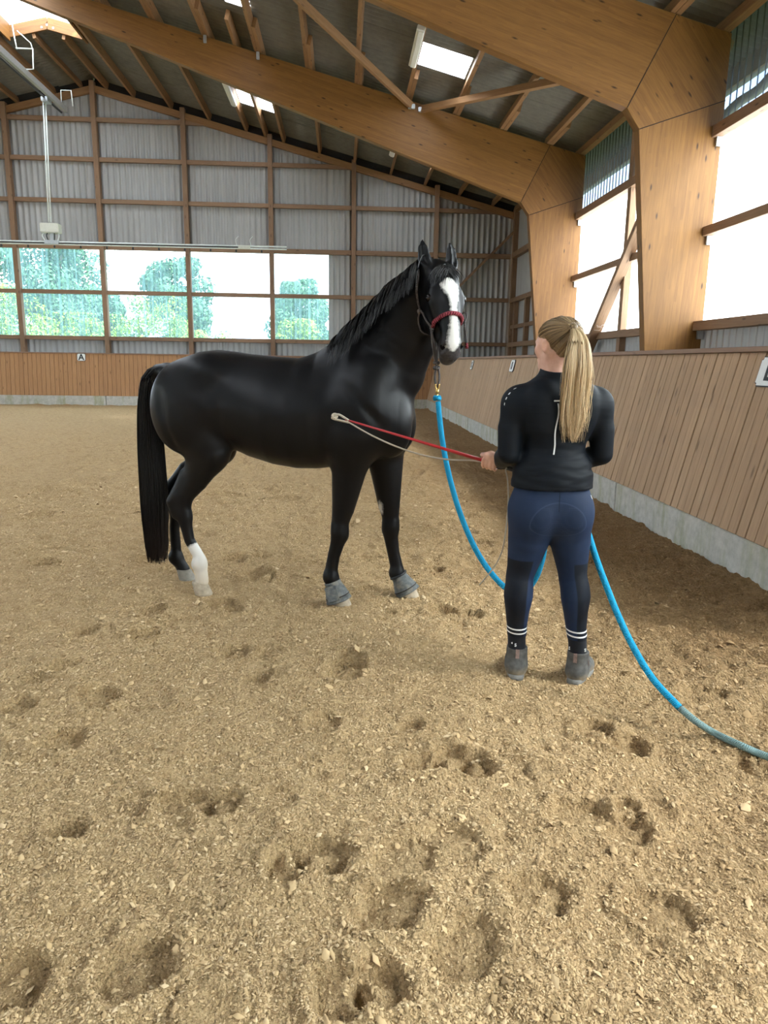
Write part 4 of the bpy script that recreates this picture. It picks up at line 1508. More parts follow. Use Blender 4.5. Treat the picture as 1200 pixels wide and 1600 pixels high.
# ------------------------------------------------------------------ eyes
for s in (1, -1):
    bm = bmesh.new()
    bmesh.ops.create_uvsphere(bm, u_segments=14, v_segments=10, radius=0.024)
    bmesh.ops.translate(bm, vec=snap(HB, hp(.192, .030, s * .104), -0.013), verts=bm.verts)
    for f in bm.faces:
        f.smooth = True
    m_ = bpy.data.meshes.new('eye')
    bm.to_mesh(m_)
    bm.free()
    link('eye', m_, MAT['eye'], horse)
for s in (1, -1):
    c_ = snap(HB, hp(.545, .034, s * .048), .0)
    nn_ = HB.find_nearest(c_)[1]
    bm = bmesh.new()
    bmesh.ops.create_uvsphere(bm, u_segments=14, v_segments=8, radius=1)
    u1 = Vector(HAx) - nn_ * Vector(HAx).dot(nn_)
    u1.normalize()
    u1 = (u1 + nn_.cross(u1) * (.5 * s)).normalized()
    u2 = nn_.cross(u1)
    for v in bm.verts:
        v.co = c_ + u1 * (v.co.x * .021) + u2 * (v.co.y * .0115) + nn_ * (v.co.z * .0025)
    for f in bm.faces:
        f.smooth = True
    m_ = bpy.data.meshes.new('nostril')
    bm.to_mesh(m_)
    bm.free()
    link('nostril', m_, MAT['nostril'], horse)
MAT['pale_eye'] = mat_plain('pale_eye', (0.45, 0.47, 0.50), 0.3, 0, 0.1)
tube('pale_eye_rim', [snap(HB, hp(.192 + .021 * math.sin(q), .030 + .018 * math.cos(q), -.104), .002) for q in np.linspace(2.4, 5.6, 9)], 0.004, MAT['pale_eye'], horse, 6)  # pale arc beside the left eye


# ------------------------------------------------------------------ hooves and rubber boots
def hoof(cx, cy, z0, fwd, mat, len_=0.115, ht=0.085):
    """flat soled hoof: coronet above, toe in front"""
    rows = []
    seg = 20
    V = []
    for zf, sc, sh in ((0, 1.0, 0.0), (0.25, 0.96, -.007), (0.6, 0.90, -.018), (0.9, 0.84, -.027), (1.0, 0.74, -.030)):
        for k in range(seg):
            a = 2 * math.pi * k / seg
            lx = math.cos(a) * len_ / 2 * sc * (1.08 if math.cos(a) > 0 else 0.92) + sh * ht / .085
            ly = math.sin(a) * 0.056 * sc
            V.append((cx + (lx) * fwd, cy + ly, z0 + ht * zf))
    n = 5
    F = [(i * seg + k, i * seg + (k + 1) % seg, (i + 1) * seg + (k + 1) % seg, (i + 1) * seg + k) for i in range(n - 1) for k in range(seg)]
    V += [(cx, cy, z0), (cx - .030, cy, z0 + ht)]
    b = len(V) - 2
    T3 = [(b, (k + 1) % seg, k) for k in range(seg)] + [(b + 1, (n - 1) * seg + k, (n - 1) * seg + (k + 1) % seg) for k in range(seg)]
    return link('hoof', np_mesh('hoof', V, [np.array(F), np.array(T3)], None, True), mat, horse)


hoof(-0.470, -0.140, -0.005, 1, MAT['hoof'], 0.118, 0.095)
hoof(-0.718, 0.140, -0.008, 1, MAT['hoof_dark'], 0.12, 0.085)
hoof(0.452, -0.130, -0.008, 1, MAT['hoof'], 0.13, 0.085)
hoof(0.846, 0.135, -0.008, 1, MAT['hoof'], 0.13, 0.085)


def mat_boot():
    t = NT('grey_rubber_boot')
    o = t.tc('Object')
    n = t.noise(o, 40, 4, 0.6)
    c = t.ramp(n, [(0.3, (0.060, 0.070, 0.076)), (0.7, (0.150, 0.158, 0.155))])
    n2 = t.noise(o, 18, 3, 0.6)
    c = t.mix(t.ramp(n2, [(0.5, 0.0), (0.75, 0.5)]), c, (0.40, 0.35, 0.26))
    t.bsdf(c, 0.75, 0, t.bump(n, 0.2, 0.003))
    return t.m


MAT['bell'] = mat_boot()


def bell_boot(top, base, r0_, r1_):
    top, base = Vector(top), Vector(base)
    ax = base - top
    prof = [(0.0, r0_ * .96), (0.03, r0_ * 1.04), (0.12, r0_), (0.5, r0_ + (r1_ - r0_) * .55), (0.72, r1_ * .93), (0.74, r1_ * .97), (0.77, r1_ * .97), (0.79, r1_ * .93), (0.98, r1_ * 1.03), (1.0, r1_ * 1.05), (1.02, r1_ * 1.03), (1.0, r1_ * .97)]
    pts = [top + ax * q for q, r in prof]
    # a flared collar, leaning with the pastern
    seg = 26
    d = ax.normalized()
    sx = Vector((0, 1, 0))
    fx = sx.cross(d).normalized()
    V = []
    for p, (q, r) in zip(pts, prof):
        for k in range(seg):
            a = 2 * math.pi * k / seg
            V.append(p + fx * (math.cos(a) * r) + sx * (math.sin(a) * r * .93))
    n = len(prof)
    F = [(i * seg + k, i * seg + (k + 1) % seg, (i + 1) * seg + (k + 1) % seg, (i + 1) * seg + k) for i in range(n - 1) for k in range(seg)]
    e = link('bell_boot', np_mesh('bell_boot', V, np.array(F)[:, ::-1], None, True), MAT['bell'], horse)
    ring = [top + ax * .765 + (fx * math.cos(q) + sx * (math.sin(q) * .93)) * (r1_ * .955) for q in np.linspace(0, 2 * math.pi, 25)]
    link('boot_groove', tube_mesh('boot_groove', ring, .0032, 5), MAT['seam'], e)
    return e, fx, d


b1, fx, d = bell_boot((0.392, -0.130, 0.150), (0.436, -0.130, 0.030), 0.052, 0.080)
strap = bar('strap', Vector((0.392, -0.130, 0.13)) + Vector((0.0, -0.056, 0)), Vector((0.425, -0.208, 0.045)), 0.075, 0.007, MAT['bell'], None, (0, -1, 0.3), 0.002)
strap.parent = b1
b2, fx, d = bell_boot((0.772, 0.135, 0.135), (0.832, 0.135, 0.030), 0.052, 0.082)
ruf = tube('fleece_rim', [Vector((0.768, 0.135, 0.140)) + (Vector((0, 1, 0)).cross(Vector((.06, 0, -.105)).normalized()) * math.cos(q) + Vector((0, 1, 0)) * math.sin(q)) * .053 for q in np.linspace(0, 6.283, 21)], 0.008, MAT['sign_black'], None, 6)
ruf.parent = b2

# ------------------------------------------------------------------ mane, forelock, tail
CR = [np.array(q) for q in ((0.995, -0.165, 2.055), (0.945, -0.135, 2.045), (0.885, -0.095, 2.000), (0.80, -0.065, 1.950), (0.70, -0.035, 1.860), (0.60, -0.01, 1.780), (0.50, 0.0, 1.705), (0.40, 0.0, 1.635))]


def along(pts, f):
    f = np.clip(f, 0, 1) * (len(pts) - 1)
    i = min(int(f), len(pts) - 2)
    return pts[i] + (pts[i + 1] - pts[i]) * (f - i)


mane = []
NM = 760
for k in range(NM):
    f = RNG.uniform(0.16, 1.0)
    r = along(CR, f) + RNG.normal(0, .008, 3)
    r = np.array(snap(HB, r + np.array([0, 0, .03]), 0.0))
    Ln = RNG.uniform(.18, .36) * (0.75 + 0.5 * f) if f < .85 else RNG.uniform(.10, .2)
    back = 0.25 + 0.5 * f
    dirv = np.array([-back * RNG.uniform(.2, .8), -1.0 * RNG.uniform(.5, 1.0), 0.35])
    p = r.copy()
    line = [p]
    steps = 9
    lift = RNG.uniform(.004, .014)
    for q in range(steps):
        w_ = q / steps
        dv = nrm_(dirv * (1 - w_) ** 2 * .9 + np.array([-.30 * back + RNG.normal(0, .05), -.30, -1.0]) * (0.25 + w_))
        p = p + dv * Ln / steps
        p = np.array(outside(HB, p, lift))
        line.append(p)
    mane.append(line)
mane = np.array(mane)
tp = np.linspace(0, 1, mane.shape[1])
Rm = (RNG.uniform(.0022, .0042, (len(mane), 1)) * (1 - .8 * tp ** 2)[None])
link('mane', strands_mesh('mane', mane, Rm, 4), MAT['hair'], horse)
fl = []
for k in range(170):
    s0 = RNG.uniform(-.03, .035)
    r = np.array(snap(HB, hp(-.02 + RNG.normal(0, .01), .05, s0), .002))
    side = RNG.choice([1, 1, 1, -1]) * RNG.uniform(.3, 1)
    Ln = RNG.uniform(.06, .14)
    p, line = r, [r]
    for q in range(7):
        dv = nrm_(HAx * (0.35 + q * .16) + HSx * side * (1 - q * .07) + HNx * (.3 - q * .05))
        p = np.array(outside(HB, p + dv * Ln / 7, .007))
        line.append(p)
    fl.append(line)
fl = np.array(fl)
link('forelock', strands_mesh('forelock', fl, RNG.uniform(.002, .0036, (len(fl), 1)) * (1 - .8 * np.linspace(0, 1, 8) ** 2)[None], 4), MAT['hair'], horse)
tl = []
TC = [np.array(q) for q in ((-0.735, 0, 1.455), (-0.80, 0, 1.445), (-0.855, 0, 1.37), (-0.872, 0, 1.22), (-0.868, 0, 1.0), (-0.865, 0, .75), (-0.862, 0, .5), (-0.862, 0, .3), (-0.865, 0, .15))]
TWx = [.03, .048, .056, .068, .080, .088, .088, .080, .062]
tcs = np.array([along(TC, q) for q in np.linspace(0, 1, 22)])
tws = np.interp(np.linspace(0, 1, 22), np.linspace(0, 1, len(TWx)), TWx)
for k in range(1300):
    a, rr = RNG.uniform(0, 2 * math.pi), math.sqrt(RNG.uniform(0, 1))
    o0 = np.array([math.cos(a) * rr, math.sin(a) * rr * .85, 0])
    en = RNG.uniform(.72, 1.0) if RNG.uniform() < .4 else RNG.uniform(.92, 1.0)
    ph = RNG.uniform(0, 6.28)
    f = np.linspace(0.0 if RNG.uniform() < .6 else .15, en, 22)
    c0 = np.stack([np.interp(f, np.linspace(0, 1, 22), tcs[:, q]) for q in range(3)], 1)
    w_ = np.interp(f, np.linspace(0, 1, 22), tws)
    tl.append(c0 + o0[None] * w_[:, None] + np.c_[np.sin(f * 9 + ph) * .004, np.cos(f * 7 + ph) * .004, np.zeros(22)])
tl = np.array(tl)
link('tail', strands_mesh('tail', tl, RNG.uniform(.0024, .0046, (len(tl), 1)) * (1 - .75 * np.linspace(0, 1, 22) ** 3)[None], 3), MAT['tail'], horse)


# ------------------------------------------------------------------ rope halter worn by the horse
def mat_rope(name, c1, c2, scale=260, rough=0.8):
    t = NT(name)
    uvm = t.n('ShaderNodeUVMap').outputs[0]
    sp = t.n('ShaderNodeSeparateXYZ')
    t.l(uvm, sp.inputs[0])
    tw = t.math('SINE', t.math('ADD', t.math('MULTIPLY', sp.outputs[0], scale), t.math('MULTIPLY', sp.outputs[1], 12.566)))
    c = t.ramp(t.math('MULTIPLY_ADD', tw, 0.5, 0.5), [(0.1, c1), (0.8, c2)])
    t.bsdf(c, rough, 0, t.bump(tw, 0.5, 0.003), 0.2)
    return t.m


MAT['halter'] = mat_rope('halter_rope_grey', (0.055, 0.05, 0.05), (0.17, 0.15, 0.145), 700)
MAT['red_rope'] = mat_rope('noseband_red', (0.10, 0.012, 0.02), (0.36, 0.07, 0.09), 500)
MAT['lead'] = mat_rope('lead_rope_blue', (0.010, 0.25, 0.48), (0.02, 0.36, 0.62), 900)
MAT['cord'] = mat_rope('whip_cord', (0.40, 0.34, 0.26), (0.66, 0.59, 0.48), 900)
MAT['brass'] = mat_plain('brass', (0.65, 0.42, 0.14), 0.35, 0.9, 0.1)
MAT['red'] = mat_plain('red_shaft', (0.50, 0.018, 0.025), 0.4, 0, 0.1)
ha = empty('halter', (0, 0, 0), parent=horse)
ha['label'] = 'grey rope halter with a red noseband'


def hrope(name, pts, rad, mat, off=None, sm=6):
    q = catmull([hp(*p) for p in pts], sm)
    return link(name, tube_mesh(name, [outside(HB, snap(HB, p, off if off else rad * .8), rad * .7) for p in q], rad, 8), MAT[mat], ha)


hrope('noseband', [(.385, -.020, .085), (.355, .04, .075), (.335, .09, .03), (.335, .10, -.005), (.345, .09, -.035), (.375, .04, -.07), (.40, -.01, -.08)], .0115, 'red_rope')
for s in (1, -1):
    hrope('cheek_rope', [(.395, -.025, s * .085), (.33, -.06, s * .09), (.25, -.10, s * .10), (.225, -.12, s * .10)], .0065, 'halter')
    hrope('crown_rope', [(.225, -.12, s * .10), (.13, -.105, s * .11), (.03, -.085, s * .10), (-.03, -.075, s * .06), (-.045, -.07, 0)], .0065, 'halter')
    hrope('throat_rope', [(.225, -.12, s * .10), (.26, -.16, s * .09), (.30, -.20, s * .06), (.32, -.215, s * .02)], .005, 'halter')
    hrope('chin_rope', [(.395, -.025, s * .085), (.43, -.07, s * .07), (.455, -.12, s * .03), (.46, -.13, 0)], .006, 'halter')
    for a_, n_, r in ((.395, -.025, .014), (.225, -.12, .015)):
        bm = bmesh.new()
        bmesh.ops.create_icosphere(bm, subdivisions=2, radius=r)
        bmesh.ops.translate(bm, vec=snap(HB, hp(a_, n_, s * .10), r * .6), verts=bm.verts)
        for v in bm.verts:
            v.co += v.normal * 0.002 * math.sin(v.co.x * 700 + v.co.z * 500)
        m_ = bpy.data.meshes.new('knot')
        bm.to_mesh(m_)
        bm.free()
        link('knot', m_, MAT['halter'], ha)


def hl(px, py, y):
    return HMI @ at(px, py, y)


CH = Vector(snap(HB, hp(.46, -.13, .01), .008))
for dx_ in (-.008, .008):
    link('fiador_rope', tube_mesh('fiador_rope', catmull([Vector(snap(HB, hp(.40, -.03, .10), .01)), hl(676 + dx_ * 120, 530, 4.08), hl(680 + dx_ * 180, 556, 4.08), hl(682, 572, 4.08)], 6), .006, 8), MAT['halter'], ha)
    link('fiador_rope', tube_mesh('fiador_rope', catmull([hl(683, 572, 4.08), hl(683 + dx_ * 420, 585, 4.08), hl(683 + dx_ * 300, 600, 4.08), hl(683.5, 606, 4.08)], 6), .006, 8), MAT['halter'], ha)
link('fiador_rope', tube_mesh('fiador_rope', [CH, CH.lerp(hl(682, 572, 4.08), .5) + Vector((0, 0, -.01)), hl(682, 572, 4.08)], .006, 8), MAT['halter'], ha)
for py, r in ((567, .013), (575, .016)):
    link('fiador_knot', tube_mesh('fiador_knot', [hl(682, py, 4.08) + Vector((.012 * math.cos(q), .012 * math.sin(q), .003 * math.sin(2 * q))) for q in np.linspace(0, 6.28, 13)], r * .62, 8), MAT['halter'], ha)
e_ = link('tail_end', tube_mesh('tail_end', catmull([Vector(snap(HB, hp(.40, -.01, -.085), .01)), hl(724, 492, 4.12), hl(727, 515, 4.12), hl(729, 537, 4.12)], 5), .006, 8), MAT['halter'], ha)
link('tail_loop', tube_mesh('tail_loop', catmull([Vector(snap(HB, hp(.40, -.01, -.085), .01)), hl(728, 500, 4.14), hl(727, 488, 4.14), Vector(snap(HB, hp(.30, -.05, -.09), .008))], 5), .0055, 8), MAT['halter'], ha)
link('tail_tip', tube_mesh('tail_tip', [hl(729, 536, 4.12), hl(729.5, 545, 4.12)], .0085, 8), MAT['red_rope'], ha)
# ================================================================== THE WOMAN (own frame: x right, y away from the camera, z up)
WO = Vector((1.0, 3.22, 0))


def add_torso(F, g):
    F.blob((-.030, .0, 1.02), (.134 + g, .100 + g, .13 + g), .06)
    F.blob((-.034, .005, 1.13), (.119 + g, .092 + g, .13 + g), .06)
    F.blob((-.028, .005, 1.265), (.152 + g, .108 + g, .160 + g), .06)
    F.chain([(-.160, .005, 1.335), (.108, .005, 1.332)], [.060 + g, .060 + g], .05, (1, 1, .85))
    F.chain([(-.13, .0, 1.365), (-.048, .003, 1.440), (.07, .0, 1.365)], [.050 + g, .050 + g, .050 + g], .05)
    for s in (-1, 1):
        F.blob((-.03 + s * .085, -.06, 1.31), (.07 + g, .05 + g, .11 + g), .05)


def add_seat(F, g):
    F.blob((-.032, .0, .875), (.172 + g, .118 + g, .135 + g), .05)
    F.blob((-.030, .0, .985), (.150 + g, .104 + g, .12 + g), .06)
    for s in (-1, 1):
        F.blob((-.032 + s * .082, -.035, .825), (.098 + g, .100 + g, .115 + g), .045)


LEGS = [
    dict(p=[(-.118, -.005, .84), (-.125, .0, .70), (-.150, .02, .52), (-.158, .01, .43), (-.150, .03, .27), (-.142, .05, .19), (-.136, .055, .10)], d=(.20, 1.0)),
    dict(p=[(.055, -.005, .84), (.072, .0, .70), (.098, .0, .52), (.110, -.015, .43), (.128, -.01, .27), (.140, -.01, .19), (.148, -.01, .10)], d=(.66, 1.0)),
]
LR = [.098, .087, .056, .059, .041, .038, .040]


def add_leg(F, L, g, z0=0):
    F.chain(L['p'], [r + g for r in LR], .03, (1, 1.04, 1))
    k, c = np.array(L['p'][2]), np.array(L['p'][3])
    F.blob(c + [0, -.022, .01], (.048 + g, .045 + g, .10 + g), .03)
    F.blob(k + [0, .012, .0], (.050 + g, .050 + g, .06 + g), .02)


WRL = tuple(at(783, 722, 3.41) - WO)
ARM_L = [(-.205, .0, 1.328), (-.238, -.005, 1.22), (-.240, -.01, 1.105), ((-.240 + WRL[0]) / 2 - .004, .09, 1.075), WRL]
ARM_R = [(.150, .0, 1.325), (.183, -.005, 1.215), (.190, -.005, 1.105), (.118, .10, 1.06), (.02, .165, 1.03)]
AR = [.055, .046, .040, .037, .027]


def add_arm(F, A, g, end=None):
    r = [q + g for q in AR]
    r[-1] -= g * .4
    F.chain(A, r, .03)
    F.blob((np.array(A[0]) + [0, 0, .0]), (.062 + g, .060 + g, .066 + g), .04)


# head: y axis of the head turned to the left
HYW = math.radians(38)
Hf = np.array([-math.sin(HYW), math.cos(HYW), -.10])
Hf = Hf / np.linalg.norm(Hf)
Hl = np.array([-math.cos(HYW), -math.sin(HYW), 0])      # towards her left ear
Hu = np.cross(Hl, Hf) * -1
Hu = Hu / np.linalg.norm(Hu)
if Hu[2] < 0:
    Hu = -Hu
HC = np.array([-.045, .012, 1.592])


def hq(f, l, u):
    return HC + Hf * f + Hl * l + Hu * u


def add_head(F):
    ax = [Hf, Hl, Hu]
    F.blob(hq(-.012, 0, .030), (.092, .074, .078), .03, ax)
    F.blob(hq(.040, 0, -.030), (.050, .056, .080), .04, ax)
    F.chain([hq(.055, 0, -.088), hq(.072, 0, -.094)], [.020, .016], .03)          # chin
    for s in (1, -1):
        F.chain([hq(.0, s * .058, -.045), hq(.055, s * .026, -.090)], [.016, .016], .035)   # jaw
        F.blob(hq(.062, s * .036, -.022), (.020, .018, .018), .03, ax)              # cheekbone
        F.blob(hq(.082, s * .028, .006), (.013, .017, .011), .012, ax, 'sub')       # eye socket
        F.blob(hq(.074, s * .030, .003), (.0125, .0125, .0125), .004)               # eyeball
        F.chain([hq(.083, s * .014, .018), hq(.078, s * .042, .016)], [.006, .005], .012)    # brow
        # ear
        e0 = hq(.004, s * .077, -.010)
        F.blob(e0, (.019, .011, .032), .006, [Hf, Hl * s + Hf * -.35, Hu])
        F.blob(e0 + Hl * s * .010 + Hf * .003, (.010, .006, .018), .005, [Hf, Hl * s + Hf * -.35, Hu], 'sub')
    F.chain([hq(.088, 0, .008), hq(.105, 0, -.028), hq(.094, 0, -.036)], [.008, .0105, .011], .014)  # nose
    F.chain([hq(.090, -.016, -.060), hq(.0955, 0, -.058), hq(.090, .016, -.060)], [.005, .0065, .005], .008)
    F.chain([hq(.088, -.014, -.069), hq(.0935, 0, -.070), hq(.088, .014, -.069)], [.005, .0065, .005], .008)
    F.chain([(-.05, .0, 1.40), (-.052, .0, 1.49), tuple(hq(-.015, 0, -.055))], [.062, .053, .052], .03)


def add_hand(F, W0, H, d, b):
    """fist round a bar through H along d; W0 is the wrist, b the way the fingers close"""
    W0, H, d = np.array(W0, float), np.array(H, float), nrm_(d)
    w = nrm_((W0 - H) - d * ((W0 - H) @ d))
    b = nrm_(np.cross(d, w)) * (1 if np.cross(d, w) @ np.array(b) > 0 else -1)
    F.blob(H + w * .036 + b * .004, (.026, .040, .016), .015, [w, d, b])
    F.chain([W0, H + w * .05], [.025, .022], .02)
    for j, (Lf, rr) in enumerate(((.94, .0082), (1.0, .0088), (.97, .0085), (.82, .0076))):
        o = d * (.029 - j * .0195)
        pts = []
        for th, rad in ((35, .040), (80, .034), (130, .030), (190, .026), (245, .022 / Lf)):
            a = math.radians(th)
            pts.append(H + o + w * math.cos(a) * rad + b * math.sin(a) * rad)
        F.chain(pts, [rr * 1.12, rr * 1.1, rr, rr * .96, rr * .82], .004)
    F.chain([H + w * .045 + d * .025, H + w * .020 + d * .052 - b * .018, H - w * .010 + d * .050 - b * .024, H - w * .028 + d * .042 - b * .012], [.013, .0115, .0098, .008], .006)


# whip direction, in her frame
wh0, wh1 = at(758, 720, 3.44) - WO, at(520, 650, 3.86) - WO
wdir = (wh1 - wh0).normalized()
HANDL = np.array(at(767, 723, 3.45) - WO)
HANDR = np.array((-.045, .205, 1.02))

B = Field((-.40, -.30, -.02), (.36, .36, 1.73), .0058)
add_torso(B, 0)
add_seat(B, 0)
for L in LEGS:
    add_leg(B, L, 0)
    f = nrm_((*L['d'], 0))
    a = np.array(L['p'][-1])
    B.chain([a + [0, 0, -.02], a + f * .06 + [0, 0, -.055], a + f * .15 + [0, 0, -.068]], [.040, .036, .026], .03)
add_arm(B, ARM_L, 0)
add_arm(B, ARM_R, 0)
add_head(B)
add_hand(B, ARM_L[-1], HANDL, np.array(wdir), (-.6, 0, .4))
add_hand(B, ARM_R[-1], HANDR, (.25, .3, -1), (0, 1, .2))
BV, BQ = B.mesh('body')
woman = empty('person', WO, 'woman seen from behind in black top, navy breeches and blonde ponytail, holding the whip', 'person')


def mat_skin():
    t = NT('skin')
    n = t.noise(t.tc('Object'), 25, 3, 0.6)
    c = t.ramp(n, [(0.3, (0.60, 0.33, 0.235)), (0.7, (0.70, 0.42, 0.315))])
    p = t.bsdf(c, 0.5, spec=0.35)
    p.inputs['Subsurface Weight'].default_value = 0.12
    p.inputs['Subsurface Radius'].default_value = (0.012, 0.005, 0.003)
    return t.m


MAT['skin'] = mat_skin()
link('body', np_mesh('body', BV, BQ, None, True), MAT['skin'], woman)


def mat_cloth(name, c, rough=0.8, sheen=0.15, fold=0.0, var=0.2, spec=0.25):
    t = NT(name)
    o = t.tc('Object')
    n = t.noise(o, 8, 3, 0.5)
    w = t.noise(o, 420, 2, 0.5)
    col = t.ramp(n, [(0.3, tuple(x * (1 - var) for x in c)), (0.7, tuple(x * (1 + var) for x in c))])
    nm = t.bump(w, 0.12, 0.001)
    if fold:
        f = t.noise(t.mapping(o, (3, 3, 26)), 1.0, 3, 0.5)
        nm = t.bump(f, fold, 0.012, nm)
    t.bsdf(col, rough, 0, nm, spec, sheen)
    return t.m


MAT['jacket'] = mat_cloth('black_jersey', (0.0050, 0.0070, 0.0105), 0.60, 0.0, 0.30, 0.2, 0.16)
MAT['reflect'] = mat_plain('white_print', (0.75, 0.77, 0.78), 0.5, 0, 0.03)

# ------------------------------------------------------------------ jacket
J = Field((-.40, -.22, .90), (.36, .34, 1.52), .0055)
add_torso(J, .012)
add_seat(J, .019)
J.blob((-.031, .0, 1.0), (.160, .118, .12), .06)
J.chain([(-.05, .0, 1.40), (-.052, -.002, 1.487)], [.066, .062], .02)
jz = J.ax[2][None, None, :]
jx = J.ax[0][:, None, None]
jy = J.ax[1][None, :, None]
wr = np.exp(-((jz - 1.06) / .10) ** 2)
fx_, fz_ = np.broadcast_arrays(jx[:, 0, :], jz[:, 0, :])
fold = (vnoise(fx_ * 7 + 3, fz_ * 46 + fx_ * 9, 11) - .5) + .5 * (vnoise(fx_ * 15, fz_ * 80 - fx_ * 14, 12) - .5)
J.F += (.0062 * wr * fold[:, None, :]).astype(np.float32)
J.F += (.0016 * np.exp(-((jz - .965) / .03) ** 2) * np.sin(jx * 60)).astype(np.float32)
add_arm(J, ARM_L, .010)
add_arm(J, ARM_R, .010)
hem = .952
J.F = np.maximum(J.F, (hem - jz + 0 * jx + 0 * jy).astype(np.float32))
J.F = np.maximum(J.F, (jz - 1.483 - .25 * jy + 0 * jx).astype(np.float32))
J.mesh_ = None
JV, JQ = J.mesh('jacket')
JB = bvh_of(JV, JQ)
jk = link('jacket', np_mesh('jacket', JV, JQ, None, True), MAT['jacket'], woman)


def strip(name, pts, width, bvh, mat, parent, off=.0016, ext=(1, 0, 0)):
    """flat print lying on a garment: a row of points pressed onto its back"""
    V, F = [], []
    ext = Vector(ext)
    for p in pts:
        for s in (-.5, .5):
            q = Vector(p) + ext * width * s
            h_ = bvh.ray_cast(q + Vector((0, -.5, 0)), Vector((0, 1, 0)))
            loc = h_[0] if h_[0] is not None else q
            V.append(loc + Vector((0, -off, 0)))
    for i in range(len(pts) - 1):
        F.append((2 * i, 2 * i + 1, 2 * i + 3, 2 * i + 2))
    return link(name, np_mesh(name, V, np.array(F)), mat, parent)


def wpx(px, py, y=3.12):
    return at(px, py, y) - WO


strip('back_stripe', [wpx(870 - 6.5 * (q ** 1.3) + 1.2 * math.sin(q * 9), 630 + 80 * q) for q in np.linspace(0, 1, 26)], .0066, JB, MAT['reflect'], jk)
strip('back_label', [wpx(863.5 + 10 * q, 626) for q in np.linspace(0, 1, 5)], .0066, JB, MAT['reflect'], jk, ext=(0, 0, 1))
for (px, py, dx_, dy_) in ((802, 607, 3.4, -2.6), (794, 616.5, 3.0, -3.2), (789, 624, 2.4, -3.6), (785.5, 633, 1.2, -4)):
    V = []
    a0, a1 = wpx(px, py, 3.19), wpx(px + dx_, py + dy_, 3.19)
    for p_ in (a0, a1):
        for s in (-.006, .010):
            V.append(snap(JB, p_ + Vector((-s * .7, -.01, s * .3)), .0018))
    link('sleeve_print', np_mesh('sleeve_print', V, np.array([[0, 1, 3, 2]])), MAT['reflect'], jk)
link('cuff', tube_mesh('cuff', [np.array(ARM_L[-1]) + (nrm_(np.cross(np.array(ARM_L[-1]) - np.array(ARM_L[-2]), (0, 0, 1))) * math.cos(q) + np.array((0, 0, 1)) * math.sin(q)) * .032 for q in np.linspace(0, 6.283, 17)], .005, 6), MAT['jacket'], jk)

# ------------------------------------------------------------------ breeches
T_ = Field((-.30, -.22, .19), (.26, .20, 1.02), .0055)
add_seat(T_, .009)
for L in LEGS:
    add_leg(T_, L, .007)
tz = T_.ax[2][None, None, :]
T_.F = np.maximum(T_.F, (tz - .985 + 0 * T_.ax[0][:, None, None] + 0 * T_.ax[1][None, :, None]).astype(np.float32))
T_.F = np.maximum(T_.F, (.215 - tz + 0 * T_.ax[0][:, None, None] + 0 * T_.ax[1][None, :, None]).astype(np.float32))
TV, TQ = T_.mesh('breeches')
TB = bvh_of(TV, TQ)
me = np_mesh('breeches', TV, TQ, None, True)


def legx(L, z):
    p = np.array(L['p'])
    o = np.argsort(p[:, 2])
    return np.interp(z, p[o, 2], p[o, 0])


left = TV[:, 0] < np.where(TV[:, 2] > .75, -.03, np.interp(TV[:, 2], [.2, .75], [-.01, -.03]))
rel_x = np.where(left, TV[:, 0] - legx(LEGS[0], TV[:, 2]), TV[:, 0] - legx(LEGS[1], TV[:, 2]))
inner = np.where(left, .005 + .25 * 0, 0)
# black stretch panels on the outer back of the lower legs
pan = np.minimum(np.where(left, .022 - rel_x, rel_x + .012), np.where(left, .615, .60) - TV[:, 2])
set_attr(me, 'panel', np.clip(pan, -.05, .05))
sx_, sz_ = TV[:, 0] + .030, TV[:, 2]
ell = 1 - np.sqrt((sx_ / .128) ** 2 + ((sz_ - .795) / np.where(sz_ > .795, .105, .05)) ** 2)
set_attr(me, 'seat', np.where(TV[:, 1] < .0, ell * .1, -.1))
t = NT('navy_breeches')
o = t.tc('Object')
n = t.noise(o, 7, 3, 0.5)
c = t.ramp(n, [(0.3, (0.0095, 0.019, 0.047)), (0.7, (0.014, 0.027, 0.064))])
pm_ = t.ramp(t.math('MULTIPLY_ADD', t.attr('panel'), 250.0, 0.5), [(0, 0.0), (1, 1.0)])
c = t.mix(pm_, c, (0.006, 0.0085, 0.015))
se = t.attr('seat')
rim = t.ramp(t.math('ABSOLUTE', se), [(0.0, 1.0), (0.0022, 0.0)])
c = t.mix(t.math('MULTIPLY', rim, 0.35), c, (0.05, 0.075, 0.13))
ins = t.ramp(t.math('MULTIPLY_ADD', se, 200.0, 0.0), [(0, 0.0), (1, 1.0)])
c = t.mix(t.math('MULTIPLY', ins, 0.35), c, (0.008, 0.015, 0.035))
vd = t.n('ShaderNodeTexVoronoi')
vd.inputs['Scale'].default_value = 130
vd.inputs['Randomness'].default_value = 0.0
t.l(o, vd.inputs['Vector'])
dots = t.math('MULTIPLY', t.ramp(vd.outputs['Distance'], [(0.25, 1.0), (0.35, 0.0)]), ins)
c = t.mix(t.math('MULTIPLY', dots, 0.4), c, (0.03, 0.045, 0.085))
fo = t.noise(t.mapping(o, (5, 5, 16)), 1.2, 3, 0.5)
t.bsdf(c, 0.7, 0, t.bump(fo, 0.25, 0.008, t.bump(t.noise(o, 420, 2), 0.1, 0.001)), 0.22, 0.0)
br = link('breeches', me, t.m, woman)
strip('centre_seam', [(-.030, -.1, z) for z in np.linspace(.985, .86, 14)], .002, TB, MAT['jacket'], br, .0008)
